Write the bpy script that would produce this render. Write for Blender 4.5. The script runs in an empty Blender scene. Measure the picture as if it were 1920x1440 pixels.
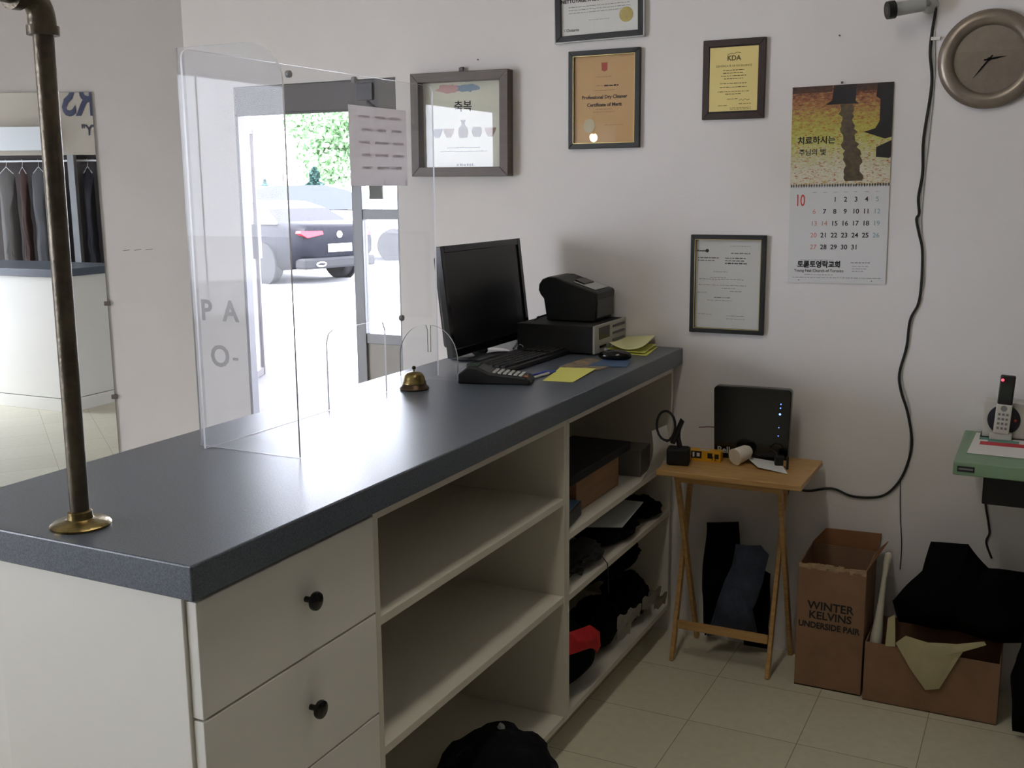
import bpy, bmesh, math, random
from mathutils import Vector, Matrix, noise
R = math.radians
C = bpy.context.scene.collection
sc = bpy.context.scene

# ------------------------------------------------------------------ camera
cam_d = bpy.data.cameras.new('camera'); cam = bpy.data.objects.new('camera', cam_d); C.objects.link(cam)
CAMP = Vector((0.0, -3.6, 1.62))
yaw, pitch, roll = R(-26.65), R(10.45), R(.52)
fw = Vector((math.sin(yaw) * math.cos(pitch), math.cos(yaw) * math.cos(pitch), -math.sin(pitch)))
rt = Vector((math.cos(yaw), -math.sin(yaw), 0)); dn = fw.cross(rt)
r2 = rt * math.cos(roll) + dn * math.sin(roll); d2 = -rt * math.sin(roll) + dn * math.cos(roll)
m4 = Matrix((r2, -d2, -fw)).transposed().to_4x4(); m4.translation = CAMP
cam.matrix_world = m4
cam_d.sensor_width = 36; cam_d.lens = 2010 / 1920 * 36; cam_d.clip_start = .05; cam_d.clip_end = 600
sc.camera = cam
# ------------------------------------------------------------------ sky, lights, exposure
w = bpy.data.worlds.new('sky'); sc.world = w; w.use_nodes = True
bg = w.node_tree.nodes['Background']; bg.inputs[0].default_value = (.90, .925, 1.05, 1); bg.inputs[1].default_value = 5.2
def portal(name, loc, rot, sx, sy):
    l = bpy.data.lights.new(name, 'AREA'); l.shape = 'RECTANGLE'; l.size = sx; l.size_y = sy; l.cycles.is_portal = True
    o = bpy.data.objects.new(name, l); C.objects.link(o); o.location = loc; o.rotation_euler = rot; return o
portal('window_portal', (-5.72, -5.95, 1.3), (0, R(-90), 0), 2.4, 3.3)      # daylight through the storefront window
portal('door_portal', (-2.69, .16, 1.0), (R(-90), 0, 0), .8, 2.0)
sun = bpy.data.lights.new('sun', 'SUN'); sun.energy = 4; sun.angle = R(3); sun.color = (1, .96, .9)
so = bpy.data.objects.new('sun', sun); C.objects.link(so); so.rotation_euler = (R(28), R(-14), 0)
v = sc.view_settings; sc.display_settings.display_device = 'sRGB'
v.view_transform = 'Standard'; v.look = 'None'; v.gamma = 1; v.use_curve_mapping = False; v.exposure = 1.7
sc.cycles.use_denoising = True
sc.cycles.max_bounces = 10; sc.cycles.diffuse_bounces = 6; sc.cycles.glossy_bounces = 5; sc.cycles.transparent_max_bounces = 16
sc.cycles.caustics_reflective = False; sc.cycles.caustics_refractive = False; sc.cycles.sample_clamp_indirect = 6

# ------------------------------------------------------------------ helpers
def lin(c):
    return tuple((x / 255 / 12.92) if x / 255 <= .04045 else ((x / 255 + .055) / 1.055) ** 2.4 for x in c)
MATS = {}
def mat(name, rgb, rough=.6, metal=0., noise_amt=0., scale=20., rgb2=None, bump=0., bscale=60., emit=0., spec=None, kind='noise', stretch=None, coat=0.):
    """procedural principled material; rgb are sRGB 0-255"""
    if name in MATS: return MATS[name]
    m = bpy.data.materials.new(name); m.use_nodes = True; nt = m.node_tree; N = nt.nodes; L = nt.links
    p = N['Principled BSDF']; p.inputs['Roughness'].default_value = rough; p.inputs['Metallic'].default_value = metal
    if spec is not None: p.inputs['Specular IOR Level'].default_value = spec
    if coat: p.inputs['Coat Weight'].default_value = coat; p.inputs['Coat Roughness'].default_value = .05
    a = lin(rgb); b = lin(rgb2) if rgb2 else tuple(x * (1 - noise_amt) for x in a)
    tc = N.new('ShaderNodeTexCoord'); mp = N.new('ShaderNodeMapping'); L.new(tc.outputs['Object'], mp.inputs[0])
    if stretch: mp.inputs['Scale'].default_value = stretch
    if noise_amt or rgb2:
        if kind == 'noise':
            t = N.new('ShaderNodeTexNoise'); t.inputs['Scale'].default_value = scale; t.inputs['Detail'].default_value = 6; t.inputs['Roughness'].default_value = .65
        else:
            t = N.new('ShaderNodeTexVoronoi'); t.inputs['Scale'].default_value = scale
        L.new(mp.outputs[0], t.inputs['Vector'])
        cr = N.new('ShaderNodeValToRGB'); cr.color_ramp.elements[0].position = .36; cr.color_ramp.elements[1].position = .64
        cr.color_ramp.elements[0].color = (*b, 1); cr.color_ramp.elements[1].color = (*a, 1)
        L.new(t.outputs[0], cr.inputs[0]); L.new(cr.outputs[0], p.inputs['Base Color'])
    else:
        p.inputs['Base Color'].default_value = (*a, 1)
    if bump:
        t2 = N.new('ShaderNodeTexNoise'); t2.inputs['Scale'].default_value = bscale; t2.inputs['Detail'].default_value = 4
        L.new(mp.outputs[0], t2.inputs['Vector']); bp = N.new('ShaderNodeBump'); bp.inputs['Strength'].default_value = bump; bp.inputs['Distance'].default_value = .01
        L.new(t2.outputs[0], bp.inputs['Height']); L.new(bp.outputs[0], p.inputs['Normal'])
    if emit:
        p.inputs['Emission Color'].default_value = (*a, 1); p.inputs['Emission Strength'].default_value = emit
    MATS[name] = m; return m
def clear_mat(name, tint=(1, 1, 1), gloss=1., rough=.0, ior=1.49, haze=0.):
    m = bpy.data.materials.new(name); m.use_nodes = True; nt = m.node_tree; N = nt.nodes; L = nt.links
    N.remove(N['Principled BSDF']); out = N['Material Output']
    tr = N.new('ShaderNodeBsdfTransparent'); tr.inputs[0].default_value = (*tint, 1)
    gl = N.new('ShaderNodeBsdfGlossy'); gl.inputs['Roughness'].default_value = rough; gl.inputs['Color'].default_value = (gloss, gloss, gloss, 1)
    fr = N.new('ShaderNodeFresnel'); fr.inputs[0].default_value = ior
    ge = N.new('ShaderNodeNewGeometry'); iv = N.new('ShaderNodeMath'); iv.operation = 'SUBTRACT'; iv.inputs[0].default_value = 1; L.new(ge.outputs['Backfacing'], iv.inputs[1])
    ml = N.new('ShaderNodeMath'); ml.operation = 'MULTIPLY'; L.new(fr.outputs[0], ml.inputs[0]); L.new(iv.outputs[0], ml.inputs[1])
    mx = N.new('ShaderNodeMixShader'); L.new(ml.outputs[0], mx.inputs[0]); L.new(tr.outputs[0], mx.inputs[1]); L.new(gl.outputs[0], mx.inputs[2])
    last = mx
    if haze:
        df = N.new('ShaderNodeBsdfTranslucent'); df.inputs[0].default_value = (.9, .92, 1, 1)
        d3 = N.new('ShaderNodeBsdfDiffuse'); d3.inputs[0].default_value = (.9, .92, 1, 1)
        a2 = N.new('ShaderNodeMixShader'); L.new(df.outputs[0], a2.inputs[1]); L.new(d3.outputs[0], a2.inputs[2])
        m2 = N.new('ShaderNodeMixShader'); m2.inputs[0].default_value = haze
        L.new(mx.outputs[0], m2.inputs[1]); L.new(a2.outputs[0], m2.inputs[2]); last = m2
    L.new(last.outputs[0], out.inputs[0]); return m

def paper_mat(name, rgb, through=.5):
    m = mat(name, rgb, .85); nt = m.node_tree; N = nt.nodes; L = nt.links
    t = N.new('ShaderNodeBsdfTranslucent'); t.inputs[0].default_value = (*lin(rgb), 1); x = N.new('ShaderNodeMixShader'); x.inputs[0].default_value = through
    L.new(N['Principled BSDF'].outputs[0], x.inputs[1]); L.new(t.outputs[0], x.inputs[2]); L.new(x.outputs[0], N['Material Output'].inputs[0]); return m
def wm(o):
    m = o.matrix_basis.copy()
    while o.parent: o = o.parent; m = o.matrix_basis @ m
    return m
class B:
    """bmesh builder: every add call takes a material slot index m"""
    def __init__(s): s.b = bmesh.new()
    def face(s, pts, m=0):
        f = s.b.faces.new([s.b.verts.new(p) for p in pts]); f.material_index = m; return s
    def box(s, x0, y0, z0, x1, y1, z1, m=0):
        P = [s.b.verts.new(p) for p in ((x0,y0,z0),(x1,y0,z0),(x1,y1,z0),(x0,y1,z0),(x0,y0,z1),(x1,y0,z1),(x1,y1,z1),(x0,y1,z1))]
        for q in ((0,3,2,1),(4,5,6,7),(0,1,5,4),(1,2,6,5),(2,3,7,6),(3,0,4,7)):
            s.b.faces.new([P[i] for i in q]).material_index = m
        return s
    def obox(s, c, sx, sy, sz, rz=0, m=0, rx=0, ry=0):
        """box with its base centre at c, turned"""
        n0 = len(s.b.verts); s.box(-sx/2, -sy/2, 0, sx/2, sy/2, sz, m); s.b.verts.ensure_lookup_table()
        M = Matrix.Translation(c) @ Matrix.Rotation(rz, 4, 'Z') @ Matrix.Rotation(ry, 4, 'Y') @ Matrix.Rotation(rx, 4, 'X')
        for vv in s.b.verts[n0:]: vv.co = M @ vv.co
        return s
    def cyl(s, p0, p1, r0, r1=None, seg=20, m=0, cap=True):
        return s.tube([p0, p1], [r0, r0 if r1 is None else r1], seg, m, cap)
    def tube(s, pts, r, seg=10, m=0, cap=True, closed=False):
        pts = [Vector(p) for p in pts]; n = len(pts); rr = r if isinstance(r, (list, tuple)) else [r] * n
        rings = []; up = None
        for i, p in enumerate(pts):
            if closed: d = pts[(i+1) % n] - pts[i-1]
            else: d = pts[min(i+1, n-1)] - pts[max(i-1, 0)]
            d = d.normalized() if d.length > 1e-9 else Vector((0, 0, 1))
            if up is None:
                up = Vector((0, 0, 1)) if abs(d.z) < .9 else Vector((0, 1, 0))
            a = d.cross(up)
            if a.length < 1e-6: a = d.cross(Vector((1, 0, 0)))
            a.normalize(); b2 = a.cross(d).normalized(); up = b2
            rings.append([s.b.verts.new(p + (a * math.cos(t) + b2 * math.sin(t)) * rr[i]) for t in [2 * math.pi * k / seg for k in range(seg)]])
        for i in range(n if closed else n - 1):
            A, Bq = rings[i], rings[(i+1) % n]
            for k in range(seg):
                s.b.faces.new([A[k], A[(k+1) % seg], Bq[(k+1) % seg], Bq[k]]).material_index = m
        if cap and not closed:
            s.b.faces.new(rings[0][::-1]).material_index = m; s.b.faces.new(rings[-1]).material_index = m
        return s
    def lathe(s, prof, c, seg=32, m=0, axis='Z', M=None):
        """prof: (radius, height) pairs"""
        c = Vector(c); rings = []
        for r_, h in prof:
            ring = []
            for k in range(seg):
                t = 2 * math.pi * k / seg; p = Vector((r_ * math.cos(t), r_ * math.sin(t), h))
                if axis == 'Y': p = Vector((p.x, -p.z, p.y))
                if axis == 'X': p = Vector((p.z, p.x, p.y))
                if M: p = M @ p
                ring.append(s.b.verts.new(c + p))
            rings.append(ring)
        for A, Bq in zip(rings, rings[1:]):
            for k in range(seg): s.b.faces.new([A[k], A[(k+1) % seg], Bq[(k+1) % seg], Bq[k]]).material_index = m
        if prof[0][0] > 1e-4: s.b.faces.new(rings[0][::-1]).material_index = m
        if prof[-1][0] > 1e-4: s.b.faces.new(rings[-1]).material_index = m
        return s
    def prism(s, poly, plane, a, b_, m=0):
        """poly of 2-D points in plane XY/XZ/YZ, extruded from a to b_ along the third axis"""
        f = {'XY': lambda p, t: (p[0], p[1], t), 'XZ': lambda p, t: (p[0], t, p[1]), 'YZ': lambda p, t: (t, p[0], p[1])}[plane]
        A = [s.b.verts.new(f(p, a)) for p in poly]; D = [s.b.verts.new(f(p, b_)) for p in poly]; n = len(poly)
        s.b.faces.new(A[::-1]).material_index = m; s.b.faces.new(D).material_index = m
        for i in range(n): s.b.faces.new([A[i], A[(i+1) % n], D[(i+1) % n], D[i]]).material_index = m
        return s
    def pillow(s, poly, yc, depth, wr=.01, seed=0, rings=7, m=0, fs=9.):
        """soft cloth body: an outline in XZ, fuller towards its middle, wrinkled"""
        cx = sum(p[0] for p in poly) / len(poly); cz = sum(p[1] for p in poly) / len(poly)
        dense = []
        for i in range(len(poly)):
            a, b2 = poly[i], poly[(i+1) % len(poly)]; k = max(2, int(math.dist(a, b2) / .022))
            for j in range(k): dense.append((a[0] + (b2[0]-a[0]) * j / k, a[1] + (b2[1]-a[1]) * j / k))
        R_ = []
        for side in (-1, 1):
            for i in range(rings):
                t = i / (rings - .3); k = math.cos(t * math.pi / 2) if i else 1
                ring = []
                for (x, z) in dense:
                    px = cx + (x - cx) * (1 - t); pz = cz + (z - cz) * (1 - t)
                    y = yc + side * depth * math.sin(min(1, t * 1.35) * math.pi / 2)
                    n = noise.noise_vector(Vector((px * fs, side * 3 + seed * 7.3, pz * fs))) * wr * (1.6 if i else .7)
                    ring.append((px + n.x, y + n.y * 1.8, pz + n.z))
                R_.append((side, i, ring))
        base = [s.b.verts.new(p) for p in R_[0][2]]; n = len(base)
        for side in (-1, 1):
            prev = base
            for sd, i, ring in R_:
                if sd != side or i == 0: continue
                cur = [s.b.verts.new(p) for p in ring]
                for k in range(n):
                    q = [prev[k], prev[(k+1) % n], cur[(k+1) % n], cur[k]]
                    s.b.faces.new(q if side < 0 else q[::-1]).material_index = m
                prev = cur
            s.b.faces.new(prev if side < 0 else prev[::-1]).material_index = m
        return s
    def lump(s, c, r, seed=0, amp=.2, sub=4, fs=3., m=0, zmin=None):
        n0 = len(s.b.verts); g = bmesh.ops.create_icosphere(s.b, subdivisions=sub, radius=1); vs = g['verts']
        for vv in vs:
            d = vv.co.copy(); k = 1 + amp * noise.fractal(d * fs + Vector((seed * 5.1, 0, 0)), 1, 2, 3)
            vv.co = Vector((c[0] + d.x * r[0] * k, c[1] + d.y * r[1] * k, c[2] + d.z * r[2] * k))
            if zmin is not None and vv.co.z < zmin: vv.co.z = zmin
        for f in {f for vv in vs for f in vv.link_faces}: f.material_index = m
        return s
    def sheet(s, P00, P10, P11, P01, n=10, curl=None, th=.0006, m=0):
        """thin paper: bilinear between four corners, curl(u, v) lifts along z"""
        P = [Vector(p) for p in (P00, P10, P11, P01)]; g = {}
        for lay in (0, 1):
            for i in range(n + 1):
                for j in range(n + 1):
                    u, vv = i / n, j / n
                    p = P[0]*(1-u)*(1-vv) + P[1]*u*(1-vv) + P[2]*u*vv + P[3]*(1-u)*vv
                    if curl: p = p + Vector((0, 0, curl(u, vv)))
                    g[lay, i, j] = s.b.verts.new(p + Vector((0, 0, th * lay)))
        for i in range(n):
            for j in range(n):
                s.b.faces.new([g[1,i,j], g[1,i+1,j], g[1,i+1,j+1], g[1,i,j+1]]).material_index = m
                s.b.faces.new([g[0,i,j], g[0,i,j+1], g[0,i+1,j+1], g[0,i+1,j]]).material_index = m
        for i in range(n):
            for a, b2 in (((i,0),(i+1,0)), ((i+1,n),(i,n)), ((0,i+1),(0,i)), ((n,i),(n,i+1))):
                s.b.faces.new([g[0,*a], g[0,*b2], g[1,*b2], g[1,*a]]).material_index = m
        return s
    def add_mesh(s, me, M, m=0):
        n0 = len(s.b.verts); f0 = len(s.b.faces); s.b.from_mesh(me); s.b.verts.ensure_lookup_table(); s.b.faces.ensure_lookup_table()
        for vv in s.b.verts[n0:]: vv.co = M @ vv.co
        for f in s.b.faces[f0:]: f.material_index = m
        return s
    def text(s, body, at, size, m=0, align='CENTER', ext=.0004, face='-Y', sx=1., bold=0.):
        """lettering standing in the XZ plane looking to -Y, or turned by a matrix"""
        cu = bpy.data.curves.new('lettering', 'FONT'); cu.body = body; cu.size = size; cu.align_x = align; cu.extrude = ext; cu.offset = bold; cu.resolution_u = 3
        to = bpy.data.objects.new('lettering', cu); C.objects.link(to)
        bpy.context.view_layer.update(); dg = bpy.context.evaluated_depsgraph_get()
        me = bpy.data.meshes.new_from_object(to.evaluated_get(dg))
        M = {'-Y': Matrix.Rotation(R(90), 4, 'X'), '+X': Matrix.Rotation(R(90), 4, 'Z') @ Matrix.Rotation(R(90), 4, 'X'),
             'Z': Matrix.Identity(4)}[face] if isinstance(face, str) else face
        s.add_mesh(me, Matrix.Translation(at) @ M @ Matrix.Diagonal((sx, 1, 1, 1)), m)
        bpy.data.objects.remove(to); bpy.data.curves.remove(cu); bpy.data.meshes.remove(me); return s
    def bars(s, x0, x1, z, y, h=.0022, seed=0, m=0, word=.012):
        """a line of print too small to read"""
        rnd = random.Random(seed * 977 + int(z * 1e4)); x = x0
        while x < x1 - .003:
            l = min(rnd.uniform(word * .35, word * 1.3), x1 - x); s.box(x, y, z, x + l, y + .0003, z + h * rnd.uniform(.7, 1), m); x += l + word * .22
        return s
    def build(s, name, mats, parent=None, smooth=False, bevel=0., local=False, origin=None, label=None, kind=None, angle=40, merge=False, subsurf=0):
        if merge: bmesh.ops.remove_doubles(s.b, verts=s.b.verts, dist=1e-5)
        bmesh.ops.recalc_face_normals(s.b, faces=s.b.faces)
        if parent and not local: M = wm(parent).inverted()
        elif not parent and not local:
            xs = [vv.co for vv in s.b.verts]
            if origin is None: origin = ((min(p.x for p in xs) + max(p.x for p in xs)) / 2, (min(p.y for p in xs) + max(p.y for p in xs)) / 2, min(p.z for p in xs))
            M = Matrix.Translation(origin).inverted()
        else: M = Matrix.Identity(4)
        s.b.transform(M); me = bpy.data.meshes.new(name)
        for f in s.b.faces: f.smooth = smooth
        if smooth:
            for e in s.b.edges:
                if len(e.link_faces) == 2 and e.calc_face_angle(0) > R(angle): e.smooth = False
        s.b.to_mesh(me); s.b.free()
        for mm in (mats if isinstance(mats, (list, tuple)) else [mats]): me.materials.append(mm)
        o = bpy.data.objects.new(name, me); C.objects.link(o)
        if parent: o.parent = parent
        elif origin is not None: o.location = origin
        if bevel:
            bm_ = o.modifiers.new('bevel', 'BEVEL'); bm_.width = bevel; bm_.segments = 2; bm_.limit_method = 'ANGLE'; bm_.angle_limit = R(40)
        if subsurf:
            ss = o.modifiers.new('subsurf', 'SUBSURF'); ss.levels = subsurf; ss.render_levels = subsurf
        if label: o['label'] = label
        if kind: o['kind'] = kind
        return o
def tag(o, label, cat, group=None, kind=None):
    o['label'] = label; o['category'] = cat
    if group: o['group'] = group
    if kind: o['kind'] = kind
    return o
def thing(name, label, cat, loc=(0, 0, 0), rz=0, group=None):
    o = bpy.data.objects.new(name, None); C.objects.link(o); o.location = loc; o.rotation_euler = (0, 0, rz); o.empty_display_size = .05
    return tag(o, label, cat, group)
def struct(b, name, m, **k):
    o = b.build(name, m, kind='structure', **k); return o
def copy_tree(o, parent=None):
    c = o.copy(); C.objects.link(c); c.parent = parent
    for ch in list(o.children): copy_tree(ch, c)
    return c
def rot(deg): return R(deg)

# ------------------------------------------------------------------ materials
M_wall = mat('painted_wall', (231, 227, 227), .75, noise_amt=.05, scale=1.2, bump=.06, bscale=180)
M_ceil = mat('ceiling_paint', (225, 223, 218), .9)
M_white = mat('white_laminate', (232, 230, 224), .42, noise_amt=.03, scale=2.)
M_shelfw = mat('white_shelf_board', (214, 209, 196), .5, noise_amt=.06, scale=3.)
M_black = mat('black_plastic', (22, 22, 24), .45, noise_amt=.2, scale=60)
M_gloss = mat('glossy_black', (9, 9, 11), .12)
M_matte = mat('matte_black', (16, 16, 18), .7)
M_grey = mat('grey_plastic', (128, 130, 132), .4)
M_lgrey = mat('light_grey_plastic', (188, 190, 190), .4)
M_alu = mat('grey_aluminium', (122, 122, 124), .45, metal=.6)
M_dalu = mat('dark_bronze_aluminium', (92, 88, 88), .5, metal=.3)
M_brass = mat('aged_brass', (146, 128, 84), .28, metal=1., noise_amt=.45, scale=40, bump=.1, bscale=120)
M_pipe = mat('old_pipe_metal', (98, 90, 76), .36, metal=.7, noise_amt=.4, scale=25, bump=.15, bscale=90)
M_oak = mat('honey_wood', (202, 164, 106), .4, rgb2=(178, 136, 80), scale=6, stretch=(1, 12, 12))
M_card = mat('brown_cardboard', (150, 116, 90), .85, noise_amt=.2, scale=9)
M_cardin = mat('cardboard_inside', (142, 98, 64), .9, noise_amt=.2, scale=7)
M_paper = mat('white_paper', (225, 225, 222), .8)
M_yel = mat('yellow_note_paper', (226, 224, 120), .8)
M_pyel = mat('pale_yellow_note_paper', (224, 222, 168), .8)
M_ink = mat('black_ink', (34, 32, 34), .7)
M_gink = mat('faded_grey_ink', (120, 118, 118), .8)
M_red = mat('red_ink', (208, 74, 66), .7)
M_blue = mat('blue_ink', (70, 130, 165), .7)
M_gold = mat('thin_gold_trim', (205, 185, 120), .3, metal=.8)
M_cable = mat('black_cable', (18, 17, 18), .5)
M_cloth = mat('black_cloth', (13, 12, 14), .95, noise_amt=.35, scale=14, bump=.4, bscale=40, spec=.1)
M_glass = clear_mat('picture_glass', ior=1.5)
M_pane = clear_mat('window_glass', tint=(.97, .98, .98), ior=1.45)
M_acr = clear_mat('clear_acrylic', tint=(.975, .98, .985), ior=1.5, gloss=.45, haze=.018)
M_acr_glare = clear_mat('acrylic_painted_glare', tint=(.975, .98, .985), ior=1.5, gloss=.5, haze=.13)  # milky layer paints the bright window reflection into the wing
M_wall_shaded = mat('wall_paint_shaded', (208, 204, 204), .75, noise_amt=.05, scale=1.2, bump=.06, bscale=180)  # same wall paint made darker, shade put into the colour
M_edge = mat('polished_acrylic_edge', (206, 208, 214), .25)
def lam():
    m = mat('blue_grey_speckled_laminate', (100, 107, 119), .3, rgb2=(66, 74, 86), scale=330, bump=.05, bscale=300); return m
M_lam = lam()
# ------------------------------------------------------------------ the room
XR, YB, XL, HC = 1.5, -8.0, -5.7, 2.85      # right wall, rear wall, left wall, ceiling height
P0 = Vector((-3.346, 0, 0)); YAW = yaw
def slant(x, y=0., z=0.):                     # point on the slanted wall: x along it (0 at the corner, negative leftwards), y out of it
    return P0 + Vector((math.cos(-YAW), math.sin(-YAW), 0)) * x + Vector((-math.sin(-YAW), math.cos(-YAW), 0)) * y + Vector((0, 0, z))
# floor tiles
fm = bpy.data.materials.new('cream_vinyl_tiles'); fm.use_nodes = True; nt = fm.node_tree; N = nt.nodes; L = nt.links; p = N['Principled BSDF']
tc = N.new('ShaderNodeTexCoord'); mp = N.new('ShaderNodeMapping'); mp.inputs['Location'].default_value = (.895, .30, 0)
br = N.new('ShaderNodeTexBrick'); br.offset = 0; br.inputs['Scale'].default_value = 1; br.inputs['Brick Width'].default_value = .33; br.inputs['Row Height'].default_value = .33; br.inputs['Mortar Size'].default_value = .0016
br.inputs['Mortar Smooth'].default_value = .4
br.inputs['Color1'].default_value = (*lin((232, 228, 206)), 1); br.inputs['Color2'].default_value = (*lin((226, 221, 198)), 1); br.inputs['Mortar'].default_value = (*lin((160, 152, 128)), 1)
nz = N.new('ShaderNodeTexNoise'); nz.inputs['Scale'].default_value = 35; nz.inputs['Detail'].default_value = 8
mx = N.new('ShaderNodeMix'); mx.data_type = 'RGBA'; mx.blend_type = 'MULTIPLY'; mx.inputs[0].default_value = .2
L.new(tc.outputs['Object'], mp.inputs[0]); L.new(mp.outputs[0], br.inputs[0]); L.new(mp.outputs[0], nz.inputs['Vector'])
L.new(br.outputs[0], mx.inputs[6]); L.new(nz.outputs[0], mx.inputs[7]); L.new(mx.outputs[2], p.inputs['Base Color']); p.inputs['Roughness'].default_value = .38
fl = B(); fl.box(XL - .1, YB - .1, -.1, XR + .1, .12, 0); struct(fl, 'floor', fm, local=True)
ce = B(); ce.box(XL - .1, YB - .1, HC, XR + .1, .12, HC + .1); struct(ce, 'ceiling', M_ceil)
# back wall with the doorway x -3.09..-2.295, head at z 2.04
DX0, DX1, DH = -3.09, -2.295, 2.035
bw = B(); bw.box(-3.346, 0, 0, DX0, .05, HC).box(DX0, 0, DH, DX1, .05, HC).box(DX1, 0, 0, XR + .1, .05, HC)
struct(bw, 'wall_back', M_wall)
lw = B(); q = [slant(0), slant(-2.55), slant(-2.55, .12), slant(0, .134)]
lw.prism([(a.x, a.y) for a in q], 'XY', 0, HC); ws = struct(lw, 'wall_slanted', M_wall_shaded)
rw = B(); rw.box(XR, YB, 0, XR + .1, 0, HC); M_dim = mat('low_bounce_wall_paint', (118, 114, 110), .8); struct(rw, 'wall_right', M_dim)  # unseen right and rear walls, colour darkened to cut bounce light
rr = B(); rr.box(XL, YB - .1, 0, XR, YB, HC); struct(rr, 'wall_rear', M_dim)
WY0, WY1, WZ1 = -7.6, -4.3, 2.5
yl = slant(-2.55).y
ll = B(); ll.box(XL - .1, YB, 0, XL, WY0, HC).box(XL - .1, WY1, 0, XL, yl + .1, HC).box(XL - .1, WY0, WZ1, XL, WY1, HC).box(XL - .1, WY0, 0, XL, WY1, .08)
struct(ll, 'wall_left', M_wall)
# storefront window
wi = B()
wi.box(XL - .08, WY0, .08, XL - .02, WY0 + .06, WZ1).box(XL - .08, WY1 - .06, .08, XL - .02, WY1, WZ1).box(XL - .08, WY0, .08, XL - .02, WY1, .14).box(XL - .08, WY0, WZ1 - .06, XL - .02, WY1, WZ1)
wi.box(XL - .08, -5.98, .14, XL - .02, -5.92, WZ1 - .06)
wobj = struct(wi, 'window_1', M_alu)
wg = B(); wg.box(XL - .053, WY0 + .06, .14, XL - .047, -5.98, WZ1 - .06).box(XL - .053, -5.92, .14, XL - .047, WY1 - .06, WZ1 - .06)
wg.build('pane', M_pane, wobj)
# scuff marks on the slanted wall, nail holes and marks on the back wall
sm = B()
for i in range(3):
    a = slant(-.32 + i * .05, -.0006, 1.358 + i * .0015); b_ = slant(-.29 + i * .05, -.0006, 1.3615 + i * .001)
    sm.tube([a, b_], .0011, 4)
sm.build('scuff_mark', M_gink, ws)
# ------------------------------------------------------------------ door to the street
d = thing('entrance_door', 'grey metal shop entrance with a transom bar and glazed side panel beside the framed artwork', 'door', (-2.69, .05, 0)); d['kind'] = 'structure'; d.name = 'door_1'
del d['category']
t = B(); t.box(DX0, .02, 1.922, DX1, .1, DH - .002).box(DX0, .012, 1.915, DX1, .02, 1.925); t.build('transom', M_dalu, d, bevel=.002)
t = B(); t.box(DX0, .02, 0, DX0 + .012, .1, 1.92).box(DX1 - .01, .02, 0, DX1, .1, 1.92); t.build('jamb', M_alu, d)
t = B(); t.box(-2.518, .02, 0, -2.472, .09, 1.92); t.box(-2.523, .03, 0, -2.5175, .08, 1.92); t.build('mullion', M_alu, d, bevel=.003)
for z0, z1 in ((1.495, 1.535), (.995, 1.035)):
    t = B(); t.box(-2.472, .03, z0, DX1 - .01, .08, z1); t.build('rail', M_alu, d, bevel=.002)
t = B(); t.box(-2.472, .045, .0, DX1 - .01, .065, 1.0); t.build('lower_panel', mat('grey_panel', (168, 164, 160), .5), d)
t = B(); t.box(-2.472, .052, 1.035, DX1 - .01, .058, 1.92); t.build('pane', M_pane, d)
t = B(); t.box(-2.44, .035, 1.575, -2.378, .0515, 1.66).box(-2.45, .035, 1.66, -2.37, .0515, 1.70, 1); t.build('door_lock', [mat('dusty_grey_box', (112, 116, 112), .6), M_alu], d)
t = B(); t.lathe([(.0, 0), (.013, .001), (.015, .006), (0, .009)], (-2.405, .036, 1.692), 16, axis='Y'); t.build('lock_button', mat('dull_red', (140, 60, 70), .4), d)
t = B(); t.box(-2.47, -.0, 1.955, -2.40, .02, 2.02); t.cyl((-2.43, .01, 1.95), (-2.36, .012, 1.90), .006, seg=8); t.build('door_closer', mat('dark_closer_metal', (48, 46, 52), .4), d, bevel=.006)

d.scale = (1, .5, 1); d.location.y = .02
# ------------------------------------------------------------------ wall mirror and what it shows
mr = thing('wall_mirror', 'tall frameless wall mirror reflecting a white counter and hanging clothes', 'mirror', slant(-1.0, -.003, .3), -YAW)
t = B(); a, b_ = -1.9 + 1.0, -.402 + 1.0; t.box(a, -.007, 0, b_, 0, 1.73)
mm = bpy.data.materials.new('silvered_mirror'); mm.use_nodes = True; pp = mm.node_tree.nodes['Principled BSDF']; pp.inputs['Metallic'].default_value = 1; pp.inputs['Roughness'].default_value = .0; pp.inputs['Base Color'].default_value = (.66, .68, .69, 1)
t.build('glass', mm, mr, local=True)
for z in (.818, .40):
    t = B(); t.box(b_ - .014, -.011, z, b_ + .012, 0, z + .02); t.build('clip', mat('dark_clip', (90, 80, 78), .4), mr, local=True, bevel=.002)
# second counter in the customers' area
A = Vector((-3.66, -3.6, 0)); ang = math.atan2(-.787, -.617)
rc = thing('service_counter', 'white service counter with blue edge, seen only in the wall mirror', 'counter', A, ang)
t = B(); t.box(.0, .0, .10, 1.9, .62, 1.0).box(.0, -.006, .0, 1.9, .62, .095); t.build('body', M_white, rc, local=True, bevel=.002)
t = B(); t.box(-.03, -.03, 1.0, 1.93, .65, 1.0575); t.build('countertop', M_lam, rc, local=True, bevel=.004)
SR = math.atan2(-.4485, -.8938); SO = Vector((-3.5, -5.76, 0))
def smir(x, y=0., z=0.): return SO + Matrix.Rotation(SR, 3, 'Z') @ Vector((x, y, z))
sg = thing('wall_sign', 'beige sign board reading CLEANERS, seen reversed at the top of the wall mirror', 'sign', smir(-.55, 0, 0), SR)
t = B(); t.box(-1.0, 0, 1.93, 1.35, .05, HC); t.build('board', mat('beige_board', (150, 142, 128), .7), sg, local=True)
t = B(); t.text('CLEANERS', (.555 - .14, -.004, 2.275), .40, align='RIGHT', sx=.72, bold=.008).text('"QUALITY"', (.555 - .33 + .03, -.004, 2.10), .13, align='RIGHT', sx=.8, bold=.002)
t.build('lettering', mat('navy_letters', (30, 34, 62), .5), sg, local=True)
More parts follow.
